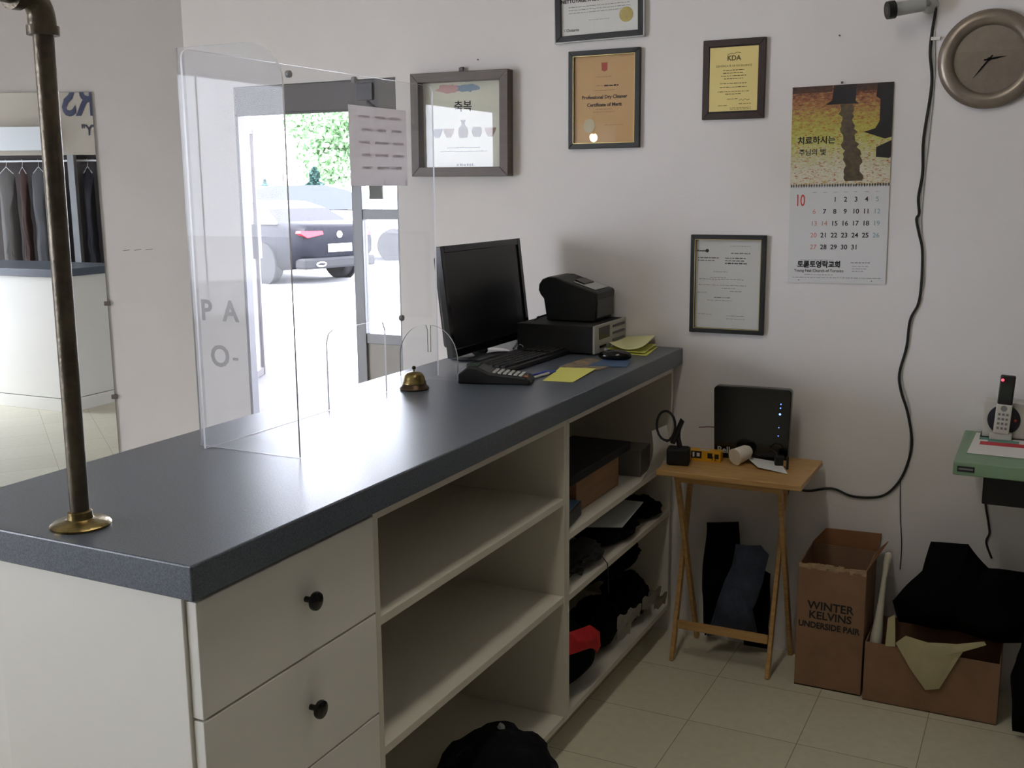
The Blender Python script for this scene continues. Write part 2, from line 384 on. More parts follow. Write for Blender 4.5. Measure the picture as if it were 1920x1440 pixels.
t = B(); t.box(.55, -.13, 1.97, 1.35, 0, 2.17); t.build('light_valance', mat('grey_valance', (176, 178, 178), .6), sg, local=True)
t = B(); t.box(.33, -.05, 0, .385, .02, 1.93); t.build('post', M_grey, sg, local=True)
t = B(); t.box(-1.0, .2, 0, 1.35, .24, 1.93); t.box(-1.0, .05, 1.9, 1.35, .2, 1.93); t.build('back_panel', mat('dark_brown_panel', (46, 38, 36), .8), sg, local=True)
gr = thing('clothes_rail', 'thin metal clothes rail under the sign board, seen in the wall mirror', 'rail', smir(-.2, .03, 1.88), SR)
t = B(); t.cyl((-1.2, 0, 0), (.85, 0, 0), .009, seg=10); t.build('rod', M_lgrey, gr, local=True)
cols = [((70, 67, 64), 'light grey'), ((52, 32, 27), 'dark rust brown'), ((64, 64, 66), 'mid grey'), ((60, 63, 58), 'olive grey'), ((26, 26, 34), 'navy black'), ((18, 18, 20), 'black'), ((24, 22, 26), 'charcoal')]
def garment(x, wd, c, nm, z0, seed):
    g = thing('hanging_garment', nm, 'garment', smir(x, .03, 1.84), SR, 'garments hanging on the rail seen in the mirror')
    t = B(); pol = [(-wd*.5, -.09), (-wd*.18, -.03), (wd*.18, -.03), (wd*.5, -.09), (wd*.56, z0*.5), (wd*.5, z0), (0, z0 - .01), (-wd*.5, z0), (-wd*.54, z0*.5)]
    t.pillow(pol, 0, .045, .008, seed, m=0, fs=6); t.build('cloth', mat('garment_%s' % nm.split(' garment')[0].replace(' ', '_'), c, .9, noise_amt=.3, scale=5, stretch=(3, 1, .3)), g, smooth=True, local=True)
    t = B(); t.tube([(-wd*.4, 0, -.07), (0, 0, -.01), (wd*.4, 0, -.07)], .004, 6).tube([(0, 0, -.01), (0, .014, .026), (0, .015, .042), (0, 0, .056), (0, -.015, .044)], .002, 6)
    t.build('hanger', M_lgrey, g, local=True)
labs = ['light grey garment, leftmost on the rail in the mirror', 'rust brown garment between two grey ones in the mirror', 'mid grey garment right of the rust brown one in the mirror', 'olive grey garment hanging left of the pale post in the mirror',
        'navy black garment just right of the pale post in the mirror', 'black garment next to the navy one in the mirror', 'charcoal garment at the right rim of the mirror']
for i, x in enumerate((.42, .275, .13, -.03, -.31, -.45, -.59)):
    garment(x, [.15, .08, .13, .12, .095, .095, .095][i], cols[i][0], labs[i], [-1.3, -1.2, -1.28, -1.25, -1.22, -1.2, -1.2][i], i)
# ------------------------------------------------------------------ outside
g = B(); g.box(-90, .12, -.16, 40, 130, -.04); o = struct(g, 'ground', mat('pale_asphalt', (150, 150, 152), .9, noise_amt=.12, scale=3), local=True); o.name = 'parking_lot_ground'
g = B(); g.box(-12, .12, -.1, 8, 4.2, -.005); struct(g, 'sidewalk', mat('grey_sidewalk', (104, 101, 104), .9, noise_amt=.25, scale=14), local=True)
g = B(); g.box(-12, .12, 2.75, 8, 3.2, 2.95); struct(g, 'canopy', mat('canopy_soffit', (150, 150, 150), .8), local=True)
g = B(); g.box(-60, -30, -.16, -5.8, .12, -.04); o = struct(g, 'ground_side', mat('pale_concrete', (196, 196, 198), .9), local=True); o.name = 'side_street_ground'
po = thing('glass_screen', 'tall glass screen with thin dark post outside the open doorway', 'glass screen', (-6.2, 3.82, 0), R(25))
t = B(); t.box(-.02, -.02, 0, .02, .02, 2.12); t.build('post', M_dalu, po, local=True)
for z0, z1 in ((2.08, 2.12), (0, .06)):
    t = B(); t.box(-.015, -1.3, z0, .015, -.02, z1); t.build('rail', M_dalu, po, local=True)
t = B(); t.box(-.004, -1.3, .06, .004, -.02, 2.08); t.build('pane', clear_mat('screen_glass', ior=1.2), po, local=True)
t = B(); t.box(-.05, -.06, 1.02, .03, .05, 1.32); t.build('handle', mat('dark_closer_metal', (48, 46, 52), .4), po, local=True)

M_tyre = mat('tyre_rubber', (30, 30, 33), .8); M_rim = mat('silver_alloy', (215, 217, 222), .25, metal=.8); M_cglass = mat('car_window_glass', (40, 46, 52), .06)
M_tail = mat('red_tail_light', (205, 40, 52), .25); M_plate = mat('white_plate', (232, 232, 230), .5)
def car(name_, label, paint, loc, heading, kind):
    """x forward, y left; origin on the ground under the rear axle"""
    c = thing(name_, label, 'car', loc, heading)
    if kind == 'sedan':
        st = [(-1.02, .50, .98, .60), (-.98, .42, 1.02, .78), (-.80, .34, 1.05, .86), (-.35, .24, 1.08, .91), (.3, .22, 1.10, .92), (1.4, .22, 1.04, .93), (2.3, .22, .98, .92), (3.0, .24, .90, .90), (3.5, .30, .80, .84), (3.72, .38, .66, .68)]
        roof = [(-.35, 1.06, .78), (.15, 1.30, .66), (.65, 1.42, .60), (1.3, 1.44, .60), (1.8, 1.33, .62), (2.45, 1.02, .76)]; tz, pw = 1.06, 2.85
    else:
        st = [(-.95, .62, 1.15, .70), (-.9, .45, 1.22, .86), (-.6, .30, 1.26, .92), (.3, .26, 1.24, .94), (1.4, .26, 1.18, .95), (2.4, .26, 1.12, .94), (3.1, .30, 1.02, .91), (3.5, .38, .88, .84), (3.65, .48, .78, .70)]
        roof = [(-.85, 1.22, .82), (-.55, 1.62, .70), (.1, 1.72, .66), (1.2, 1.73, .66), (1.75, 1.60, .66), (2.5, 1.12, .80)]; tz, pw = 1.2, 2.75
    t = B(); rings = []
    for x, z0, z1, w_ in st:
        zm = (z0 + z1) / 2
        ring = [(w_ * .82, z0), (w_ * .98, z0 + .12), (w_, zm), (w_ * .96, z1 - .10), (w_ * .84, z1)]
        rings.append([t.b.verts.new((x, y, z)) for y, z in ring] + [t.b.verts.new((x, -y, z)) for y, z in ring[::-1]])
    for A_, B_ in zip(rings, rings[1:]):
        for k in range(10): t.b.faces.new([A_[k], A_[(k+1) % 10], B_[(k+1) % 10], B_[k]])
    t.b.faces.new(rings[0][::-1]); t.b.faces.new(rings[-1]); t.build('body', paint, c, smooth=True, local=True, angle=50)
    t = B(); R1 = []
    for x, z, w_ in roof: R1.append([t.b.verts.new((x, w_, z)), t.b.verts.new((x, -w_, z))])
    for A_, B_ in zip(R1, R1[1:]): t.b.faces.new([A_[0], A_[1], B_[1], B_[0]])
    S = 1 if kind == 'sedan' else 1
    for sd in (0, 1):
        y0 = (1, -1)[sd]; base = [t.b.verts.new((x, y0 * .86, tz - .02)) for x, z, w_ in roof]
        for i in range(len(roof) - 1): t.b.faces.new([R1[i][sd], R1[i+1][sd], base[i+1], base[i]])
    bmesh.ops.remove_doubles(t.b, verts=t.b.verts, dist=1e-4)
    for f in t.b.faces:
        f.material_index = 0 if f.normal.z > .85 or f.calc_area() < .05 else 1
    rf = t.build('cabin', [paint, M_cglass], c, local=True)
    rf.data.polygons
    for wx in (0., pw):
        for wy in (.80, -.80):
            sg_ = 1 if wy > 0 else -1
            t = B(); t.lathe([(.2, -.11), (.31, -.11), (.335, -.08), (.335, .08), (.31, .11), (.2, .11)], (wx, wy, .335), 28, axis='Y'); wh = t.build('tyre', M_tyre, c, smooth=True, local=True)
            t = B(); yy = wy + sg_ * .10; t.tube([(wx + .225 * math.cos(k * math.pi / 14), yy, .335 + .225 * math.sin(k * math.pi / 14)) for k in range(28)], .02, 6, closed=True)
            for k in range(10):
                a_ = k * math.pi / 5; t.tube([(wx, yy, .335), (wx + .22 * math.cos(a_), yy, .335 + .22 * math.sin(a_))], [.022, .014], 5)
            t.lathe([(0, -.03), (.05, -.03), (.05, .03), (0, .03)], (wx, yy, .335), 12, axis='Y'); t.build('rim', M_rim, wh, local=True)
            t = B(); t.lathe([(.335, -.02), (.39, -.02), (.39, .02), (.335, .02)], (wx, wy + sg_ * .115, .345), 28, axis='Y'); t.build('wheel_arch', M_tyre, c, local=True)
    xr = st[0][0]
    for sg_ in (1, -1):
        t = B(); t.prism([(sg_ * .86, .92 - .02), (sg_ * .84, tz - .12), (sg_ * .38, tz - .13), (sg_ * .36, tz - .19), (sg_ * .70, tz - .24)], 'YZ', xr - .012, xr + .12); t.build('tail_light', M_tail, c, local=True)
    t = B(); t.box(xr - .02, -.26, .56, xr + .02, .26, .70); t.build('number_plate', M_plate, c, local=True)
    t = B(); t.box(xr - .03, -.80, .28, xr + .25, .80, .47); t.build('rear_bumper', M_tyre if kind == 'sedan' else paint, c, local=True, bevel=.04)
    if kind == 'sedan':
        for sg_ in (1, -1):
            t = B(); t.tube([(xr - .04, sg_ * (.45 + .10 * math.cos(k * math.pi / 8)), .36 + .035 * math.sin(k * math.pi / 8)) for k in range(16)], .014, 6, closed=True); t.build('exhaust', M_rim, c, local=True)
        t = B(); t.lathe([(0, 0), (.06, 0), (.06, .01), (0, .01)], (xr - .012, 0, .86), 16, axis='X'); t.build('badge', M_plate, c, local=True)
    return c
dark = mat('dark_car_paint', (20, 21, 28), .45, spec=.12); whitep = mat('white_car_paint', (226, 228, 232), .25, coat=.8)
car('parked_car', 'dark parked sedan with red tail lights seen through the doorway', dark, (-12.2, 12.3, -.04), R(165), 'sedan')
car('parked_car', 'white parked car whose alloy wheel shows through the glazed side panel', whitep, (-16.3, 16.6, -.04), R(33), 'suv')
car('parked_car', 'white parked car behind the dark sedan', mat('silver_car_paint', (214, 218, 224), .25, coat=.8), (-21.5, 22.5, -.04), R(160), 'suv')

def tree(nm, label, loc, h, cw, base, col, n, seed, conic=False, trunk_r=.18, bare=False, kind='tree'):
    rnd = random.Random(seed); t0 = thing(nm, label, kind, loc)
    if not bare:
        t = B()
        blobs = [(rnd.uniform(-.55, .55) * cw, rnd.uniform(-.4, .4) * cw, base + (h - base) * rnd.uniform(.18, .85), rnd.uniform(.2, .42) * cw) for _ in range(14)]
        for i in range(n):
            if conic:
                k = rnd.random() ** .7; z = base + (h - base) * (1 - k); rr_ = cw * .5 * k * (.75 + .35 * math.sin(z * 5)); a_ = rnd.uniform(0, 6.283); r_ = rr_ * math.sqrt(rnd.random())
                p = Vector((r_ * math.cos(a_), r_ * math.sin(a_), z)); s_ = cw * .05
            else:
                b2 = rnd.choice(blobs); d_ = Vector((rnd.gauss(0, 1), rnd.gauss(0, 1), rnd.gauss(0, 1))).normalized() * b2[3] * rnd.uniform(.5, 1)
                p = Vector(b2[:3]) * 1.0 + d_; p.x *= .8; s_ = cw * .035
            u = Vector((rnd.gauss(0, 1), rnd.gauss(0, 1), rnd.gauss(0, 1))).normalized(); v_ = u.orthogonal().normalized() * s_ * rnd.uniform(.6, 1.3); u = u.cross(v_).normalized() * s_ * rnd.uniform(.6, 1.3)
            t.face([p - u, p - v_, p + u, p + v_])
        t.build('foliage', mat('foliage_' + nm + str(seed), col, .7, noise_amt=.35, scale=1.5), t0, local=True)
    t = B(); t.tube([(0, 0, 0), (.05, 0, h * .3), (0, .05, h * .6)], [trunk_r, trunk_r * .7, trunk_r * .3], 8)
    if bare:
        for i in range(46):
            z = h * rnd.uniform(.2, .7); a_ = rnd.uniform(0, 6.28); l_ = rnd.uniform(.25, .5) * h
            p1 = Vector((math.cos(a_) * l_ * .35, math.sin(a_) * l_ * .35, z + l_ * .5)); p2 = p1 + Vector((math.cos(a_ + .5) * l_ * .25, math.sin(a_ + .5) * l_ * .25, l_ * .35))
            t.tube([(0, 0, z), p1, p2], [trunk_r * .35, trunk_r * .2, .015], 5, cap=False)
    t.build('trunk', mat('bark', (104, 90, 80), .9), t0, local=True)
    return t0
tree('broadleaf_tree', 'tall pale green broadleaf tree beyond the parked cars', (-62.00, 81.65, 0), 10.3, 7.2, .8, (140, 176, 130), 5200, 3)
tree('broadleaf_tree', 'pale green tree at the left rim of the doorway view', (-76.33, 83.41, 0), 5.2, 5.4, .6, (150, 176, 140), 1500, 4)
tree('spruce_tree', 'dark blue green spruce under the tall broadleaf tree', (-53.56, 67.98, 0), 3.2, 3.9, .2, (38, 72, 66), 2600, 5, conic=True)
tree('spruce_tree', 'smaller blue green spruce left of the darker one', (-59.76, 69.35, 0), 2.4, 2.8, .2, (58, 98, 92), 1600, 6, conic=True)
tree('bare_tree', 'leafless brownish tree between the two spruces', (-73.59, 89.26, 0), 4.9, 3, .5, (0, 0, 0), 0, 7, bare=True, trunk_r=.09)
tree('bare_tree', 'leafless grey tree behind the smaller spruce', (-79.84, 92.83, 0), 4.2, 3, .5, (0, 0, 0), 0, 8, bare=True, trunk_r=.07)
hd = thing('wooden_fence', 'low grey fence standing below the spruces behind the cars', 'fence', (-52.80, 63.88, 0), R(40))
t = B()
for i in range(30): t.box(-7 + i * .48, -.02, 0, -6.85 + i * .48 + .15, .02, .95)
t.build('board', mat('grey_fence', (120, 126, 140), .8), hd, local=True)
for z in (.25, .7):
    t = B(); t.box(-7.1, .02, z, 7.4, .06, z + .1); t.build('rail', mat('grey_fence', (120, 126, 140), .8), hd, local=True)
# ------------------------------------------------------------------ service counter
ZC = 1.0575; CX0, CX1, CY0 = -1.785, -1.132, -2.436
t = B(); t.box(CX0, CY0, 1.0, CX1, -.004, ZC); ct = t.build('countertop', M_lam, bevel=.003)
tag(ct, 'long blue-grey speckled countertop with square edge running to the wall', 'countertop')
FX = -1.155      # front of the cabinets
dc = thing('drawer_cabinet', 'white drawer cabinet with round black knobs at the near end of the counter', 'cabinet', (-1.45, -2.17, 0))
t = B(); t.box(-1.615, -2.414, .0, FX - .022, -2.396, 1.0).box(-1.615, -2.396, .10, FX - .022, -1.917, .118).box(-1.615, -2.396, .1, -1.597, -1.917, 1.0).box(-1.597, -1.935, .10, FX - .022, -1.917, 1.0).box(-1.597, -2.396, .98, FX - .022, -1.935, 1.0)
t.box(-1.60, -2.396, 0, -1.24, -1.917, .1); t.build('body', M_white, dc, bevel=.0015)
t = B(); t.box(-1.70, -2.395, 0, -1.62, -2.377, 1.0); t.build('end_strip', M_white, dc, bevel=.0015)
zs = [(.787, .985), (.572, .783), (.350, .568), (.122, .346)]
for z0, z1 in zs:
    t = B(); t.box(FX - .020, -2.408, z0, FX + .002, -1.917, z1); dr = t.build('drawer', M_white, dc, bevel=.0015)
    t = B(); t.lathe([(.0055, 0), (.0055, .012), (.009, .016), (.0165, .019), (.0178, .023), (.0165, .027), (.008, .0295), (0, .030)], (FX + .002, -2.137, (z0 + z1) / 2 + .008), 24, axis='X')
    t.build('knob', M_gloss, dr, smooth=True, label='round black knob')
def shelf_unit(y0, y1, shelves, label):
    s = thing('shelf_cabinet', label, 'shelf cabinet', (-1.4, (y0 + y1) / 2, 0), 0, 'open shelf cabinets under the counter')
    XB = -1.61
    t = B(); t.box(XB, y0 + .0005, .10, FX, y0 + .018, 1.0).box(XB, y1 - .018, .10, FX, y1 - .0005, 1.0).box(XB, y0, 0, -1.25, y1, .098); t.build('side_panel', M_shelfw, s, bevel=.001)
    t = B(); t.box(XB, y0 + .018, .12, XB + .006, y1 - .018, .98); t.build('back_panel', M_shelfw, s)
    t = B(); t.box(XB, y0 + .0185, .975, FX, y1 - .0185, .9995); t.build('top_rail', M_shelfw, s, bevel=.001)
    for z in [.10] + shelves:
        t = B(); t.box(XB + .006, y0 + .0185, z, FX - .001, y1 - .0185, z + .019); t.build('shelf', M_shelfw, s, bevel=.001)
    return s
shelf_unit(-1.915, -.965, [.750, .465], 'white open shelf cabinet with three empty shelves')
shelf_unit(-.965, -.035, [.638, .457], 'white open shelf cabinet crowded with boxes, cables and bags')
# ---- pipe rail standing on the counter
pr_ = thing('pipe_rail', 'old metal pipe rail rising from a round flange on the counter', 'pipe rail', (-1.446, -2.362, ZC))
t = B(); t.lathe([(0, 0), (.049, 0), (.050, .004), (.046, .008), (.026, .011), (.021, .014), (.020, .026), (.0165, .028)], (-1.446, -2.362, ZC), 40); t.build('flange', M_brass, pr_, smooth=True)
t = B(); t.cyl((-1.446, -2.362, ZC + .01), (-1.432, -2.366, 1.876), .0158, seg=28); t.build('upright_pipe', M_pipe, pr_, smooth=True)
t = B(); pts = [(-1.432, -2.366, 1.862), (-1.4315, -2.367, 1.884)]
for k in range(1, 9):
    a = k / 8 * math.pi / 2; pts.append((-1.4315, -2.367 - .030 * (1 - math.cos(a)), 1.884 + .030 * math.sin(a)))
pts.append((-1.4315, -2.415, 1.914)); t.tube(pts, [.0215, .021] + [.0205] * 8 + [.021], 24)
t.tube([(-1.4322, -2.366, 1.858), (-1.432, -2.366, 1.872)], .0245, 24).tube([(-1.4315, -2.406, 1.914), (-1.4315, -2.422, 1.914)], .0245, 24); t.build('elbow', M_pipe, pr_, smooth=True)
t = B(); t.cyl((-1.4315, -2.41, 1.914), (-1.4315, -3.1, 1.916), .0158, seg=28); t.build('arm_pipe', M_pipe, pr_, smooth=True)
# ---- clear sneeze guard
reflection_paint = bpy.data.materials.new('faint_painted_reflection'); reflection_paint.use_nodes = True; nt = reflection_paint.node_tree  # see-through colour for a painted reflection of the window lettering
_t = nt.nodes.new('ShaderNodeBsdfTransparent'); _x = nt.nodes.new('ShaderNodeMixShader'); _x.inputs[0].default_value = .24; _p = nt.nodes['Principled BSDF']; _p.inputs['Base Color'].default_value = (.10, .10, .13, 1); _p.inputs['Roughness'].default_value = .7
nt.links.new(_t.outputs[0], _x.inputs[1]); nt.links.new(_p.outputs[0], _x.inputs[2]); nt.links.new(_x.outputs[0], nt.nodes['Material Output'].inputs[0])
gd = thing('sneeze_guard', 'tall clear acrylic sneeze guard with a pass-through slot on the counter', 'sneeze guard', (-1.634, -1.4, ZC))
AX, TH = -1.634, .0025
def outline(y0, y1, z0, z1, r, cut=None):
    P = [(y0, z0)]
    if cut:
        a, b_, zt = cut; P += [(a, z0), (a, zt - .03), (a + .01, zt - .008), (a + .03, zt), (b_ - .03, zt), (b_ - .01, zt - .008), (b_, zt - .03), (b_, z0)]
    P += [(y1, z0)]
    for k in range(7): a_ = k / 6 * math.pi / 2; P.append((y1 - r + r * math.cos(a_), z1 - r + r * math.sin(a_)))
    for k in range(7): a_ = math.pi / 2 + k / 6 * math.pi / 2; P.append((y0 + r + r * math.cos(a_), z1 - r + r * math.sin(a_)))
    return P
def slab(P, plane, c, nm, par, m_=None):
    t = B(); t.prism(P, plane, c - TH, c + TH)
    for f in t.b.faces: f.material_index = 0
    t.b.normal_update()
    ax = {'YZ': 0, 'XZ': 1}[plane]
    for f in t.b.faces: f.material_index = 0 if abs(f.normal[ax]) > .9 else 1
    return t.build(nm, [m_ or M_acr, M_edge], par)
slab(outline(-1.852, -.842, ZC + .001, 1.905, .02, (-1.395, -1.126, 1.262)), 'YZ', AX, 'front_panel', gd)
P = [(-1.665, ZC + .001), (-1.392, ZC + .001)]; r = .085
for k in range(9): a_ = k / 8 * math.pi / 2; P.append((-1.392 - r + r * math.cos(a_), 1.91 - r + r * math.sin(a_)))
P.append((-1.665, 1.91)); wing = slab(P, 'XZ', -1.83, 'near_wing', gd, M_acr_glare)
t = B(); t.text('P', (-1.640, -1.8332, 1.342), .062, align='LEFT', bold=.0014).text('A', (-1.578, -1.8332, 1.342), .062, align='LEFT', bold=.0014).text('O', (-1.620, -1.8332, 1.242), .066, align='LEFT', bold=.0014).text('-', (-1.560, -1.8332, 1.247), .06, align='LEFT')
t.build('painted_letter_reflection', reflection_paint, wing)  # mirrored window letters painted straight onto the wing
P = [(-1.737, ZC + .001), (-1.538, ZC + .001)]
for k in range(13):
    a_ = k / 12 * math.pi / 2; P.append((-1.636 + .008 + .09 * math.cos(a_), ZC + .06 + .10 * math.sin(a_)))
P += [(-1.629, ZC + .145), (-1.629, ZC + .08), (-1.639, ZC + .08), (-1.639, ZC + .145)]
for k in range(13):
    a_ = math.pi / 2 + k / 12 * math.pi / 2; P.append((-1.636 - .008 + .093 * math.cos(a_), ZC + .06 + .10 * math.sin(a_)))
slab(P, 'XZ', -.89, 'foot', gd)
for y, z in ((-1.232, 1.898), (-1.038, 1.262), (-1.50, 1.89)):
    t = B(); t.lathe([(0, -.006), (.008, -.005), (.009, 0), (.008, .005), (0, .006)], (AX, y, z - .006), 14, axis='X'); t.build('bumper', M_grey, gd, smooth=True)
ps = B(); ps.box(AX - .0045, -1.257, 1.624, AX - .0030, -.982, 1.830)
pso = ps.build('paper_sign', paper_mat('sign_paper', (236, 232, 234), .7)); tag(pso, 'square paper sign taped high on the clear guard, seen from the back', 'sign')
t = B()
for i, y in enumerate((-1.10, -.99)): t.box(AX - .0052, y - .003, 1.628, AX - .0027, y + .003, 1.638)
t.build('staple', M_paper, pso)
t = B()
rnd = random.Random(4)
for i in range(5):
    for s_ in range(3): t.box(AX - .0029, -1.22 + s_ * .075 + rnd.uniform(0, .02), 1.80 - i * .033, AX - .00285, -1.165 + s_ * .075 + rnd.uniform(0, .02), 1.807 - i * .033)
t.build('faint_print', paper_mat('show_through_print', (230, 226, 228), .68), pso)
# ---- bell
bl = thing('desk_bell', 'tarnished brass desk bell in front of the clear guard', 'bell', (-1.585, -1.058, ZC))
c = (-1.585, -1.058, ZC)
t = B(); t.lathe([(0, 0), (.040, 0), (.042, .003), (.040, .008), (.036, .011), (.033, .017), (0, .018)], c, 40); t.build('base', mat('dark_tarnished_metal', (74, 58, 42), .35, metal=.8, noise_amt=.4, scale=70), bl, smooth=True)
t = B(); t.lathe([(.034, .018), (.0335, .022), (.031, .026), (.0295, .034), (.0265, .042), (.020, .048), (.010, .051), (0, .0515)], c, 40); t.build('dome', M_brass, bl, smooth=True)
t = B(); t.lathe([(.002, .050), (.002, .056), (.005, .058), (.006, .062), (.0045, .066), (0, .0672)], c, 16); t.build('plunger', mat('dark_tarnished_metal', (74, 58, 42), .35, metal=.8), bl, smooth=True)
# ---- monitor
mo = thing('monitor', 'black flat-screen monitor on a round stand on the counter', 'monitor', (-1.70, -.42, ZC))
tilt = math.atan(.04 / .35)
MM = Matrix.Translation((-1.664, -.42, 1.088)) @ Matrix.Rotation(-tilt, 4, 'Y')
def tb(box, nm, m, par=mo, bev=.003, **k):
    t = B(); t.box(*box); t.b.transform(MM); return t.build(nm, m, par, bevel=bev, **k)
t = B(); W2, HH = .281, .352
t.box(-.018, -W2, 0, .004, -W2 + .022, HH).box(-.018, W2 - .022, 0, .004, W2, HH).box(-.018, -W2 + .022, 0, .004, W2 - .022, .026).box(-.018, -W2 + .022, HH - .022, .004, W2 - .022, HH); t.b.transform(MM); t.build('bezel', M_gloss, mo, bevel=.002)
tb((-.016, -W2 + .02, .024, -.001, W2 - .02, HH - .02), 'screen', mat('dark_screen', (14, 15, 18), .28), bev=0)
tb((-.048, -W2 + .03, .03, -.017, W2 - .03, HH - .03), 'back_cover', M_black, bev=.01)
t = B(); t.tube([(-1.715, -.43, ZC + .012), (-1.712, -.43, ZC + .06), (-1.705, -.43, ZC + .16)], [.032, .02, .02], 16); t.build('neck', M_gloss, mo, smooth=True)
t = B(); t.lathe([(0, 0), (.120, 0), (.124, .004), (.115, .010), (.03, .016), (0, .016)], (0, 0, 0), 40)
t.b.transform(Matrix.Translation((-1.705, -.44, ZC)) @ Matrix.Diagonal((.8, 1.05, 1, 1))); t.build('base', mat('mirror_black_base', (60, 62, 66), .06), mo, smooth=True)
# ---- keyboard
kb = thing('keyboard', 'black computer keyboard lying below the monitor', 'keyboard', (-1.52, -.50, ZC), R(90 - 2))
t = B(); t.box(-.225, -.075, .002, .225, .075, .016).box(-.225, .05, .016, .225, .075, .022); t.build('case', M_black, kb, local=True, bevel=.003)
for nm_, rng_ in (('main_keys', range(0, 14)), ('number_keys', range(15, 20))):
    t = B()
    for rw_ in range(5):
        for k in rng_:
            x = -.214 + k * .0215; y = .040 - rw_ * .0225; t.box(x, y - .0085, .016, x + .018, y + .0085, .0215)
    t.build(nm_, mat('key_caps', (34, 34, 36), .5), kb, local=True, bevel=.001)
# ---- card terminal
pt = thing('card_terminal', 'chunky black payment terminal with small buttons at the front of the counter', 'card terminal', (-1.418, -.868, ZC), R(-0))
pt.scale = (.82, 1, 1)
pt.rotation_euler.z = math.atan2(.07, .25)
t = B(); t.prism([(-.135, .0), (.125, 0), (.128, .012), (.11, .024), (-.02, .034), (-.06, .050), (-.10, .052), (-.135, .030)], 'XZ', -.042, .042); t.build('case', M_black, pt, local=True, bevel=.008)
t = B()
for i in range(6):
    for j in range(4): t.obox((-.005 + i * .019, -.027 + j * .018, .0325 - (i * .019) * .085), .012, .011, .004, ry=R(4.6))
t.build('buttons', M_lgrey, pt, local=True, bevel=.001)
t = B(); t.obox((-.085, 0, .0515), .045, .06, .001, ry=R(-2)); t.build('display', mat('greenish_lcd', (70, 84, 76), .2), pt, local=True)
t = B(); t.obox((.109, -.027, .0236), .012, .013, .003, ry=R(4.6)); t.build('clear_button', mat('orange_button', (190, 110, 70), .5), pt, local=True)
# ---- mouse, notes, pens, cards
ms = thing('computer_mouse', 'black computer mouse beside the grey-faced machine', 'mouse', (-1.255, -.345, ZC), R(10))
t = B(); t.lump((0, 0, .014), (.056, .031, .020), 3, .02, 3); 
for vv in t.b.verts: vv.co.z = max(vv.co.z, 0)
t.build('shell', M_gloss, ms, smooth=True, local=True)
t = B(); t.lathe([(.0, -.003), (.006, -.003), (.006, .003), (0, .003)], (-.03, 0, .031), 12, axis='Y'); t.build('wheel', M_grey, ms, local=True)
def paper(pts, lab, nm='note_sheet', m=M_yel, curl=None, z=ZC + .0006, cat='paper', grp=None):
    t = B(); t.sheet(*[(p[0], p[1], z + (p[2] if len(p) > 2 else 0)) for p in pts], n=10, curl=curl); o = t.build(nm, m, smooth=True); tag(o, lab, cat, grp); return o
paper([(-1.308, -.795), (-1.216, -.782), (-1.235, -.555), (-1.342, -.590)], 'single yellow note sheet lying in front of the keyboard', curl=lambda u, v: .006 * v * v * (1 - u) + .004 * u * v)
sk = [((-1.335, -.21), (-1.185, -.235), (-1.215, -.03), (-1.335, -.02)), ((-1.345, -.195), (-1.195, -.225), (-1.225, -.02), (-1.345, -.01)), ((-1.335, -.19), (-1.20, -.222), (-1.232, -.015), (-1.342, -.008))]
paper(sk[0], 'yellow note sheet at the bottom of the small stack by the wall', z=ZC + .001, grp=None)
paper(sk[1], 'yellow note sheet in the middle of the small stack by the wall', z=ZC + .007, curl=lambda u, v: .004 * abs(u - .5))
paper(sk[2], 'pale cream note sheet with lifted corners on top of the small stack by the wall', m=M_pyel, z=ZC + .014, curl=lambda u, v: .018 * (2 * (u - .5)) ** 2 * (1 - v) + .012 * u * v + .014 * v * v)
c1 = paper([(-1.365, -.55), (-1.225, -.555), (-1.215, -.36), (-1.355, -.36)], 'colourful leaflet lying under the edge of the mouse', 'leaflet', mat('leaflet_print', (180, 150, 110), .5, rgb2=(90, 96, 98), scale=26), cat='leaflet')
c2 = paper([(-1.29, -.50), (-1.165, -.475), (-1.20, -.345), (-1.29, -.35)], 'blue leaflet next to the mouse near the counter edge', 'leaflet', mat('leaflet_blue', (60, 104, 150), .5, rgb2=(80, 90, 110), scale=22), z=ZC + .0016, cat='leaflet')
def pen(p0, p1, body, cap, lab):
    p0, p1 = Vector(p0), Vector(p1); t0 = thing('ballpoint_pen', lab, 'pen', p0); d_ = p1 - p0
    t = B(); t.cyl(p0 + d_ * .12, p0 + d_ * .78, .0042, seg=10); t.build('barrel', body, t0, smooth=True)
    t = B(); t.cyl(p0, p0 + d_ * .12, .001, .0040, seg=10); t.cyl(p0 + d_ * .76, p1, .0050, seg=10); t.build('cap', cap, t0, smooth=True)
bluep = mat('blue_pen_plastic', (50, 66, 160), .3)
pen((-1.345, -.80, ZC + .005), (-1.332, -.655, ZC + .005), M_lgrey, bluep, 'white pen with blue cap left of the single yellow note')
pen((-1.372, -.79, ZC + .005), (-1.352, -.66, ZC + .005), bluep, bluep, 'blue pen lying between the keyboard and the white pen')
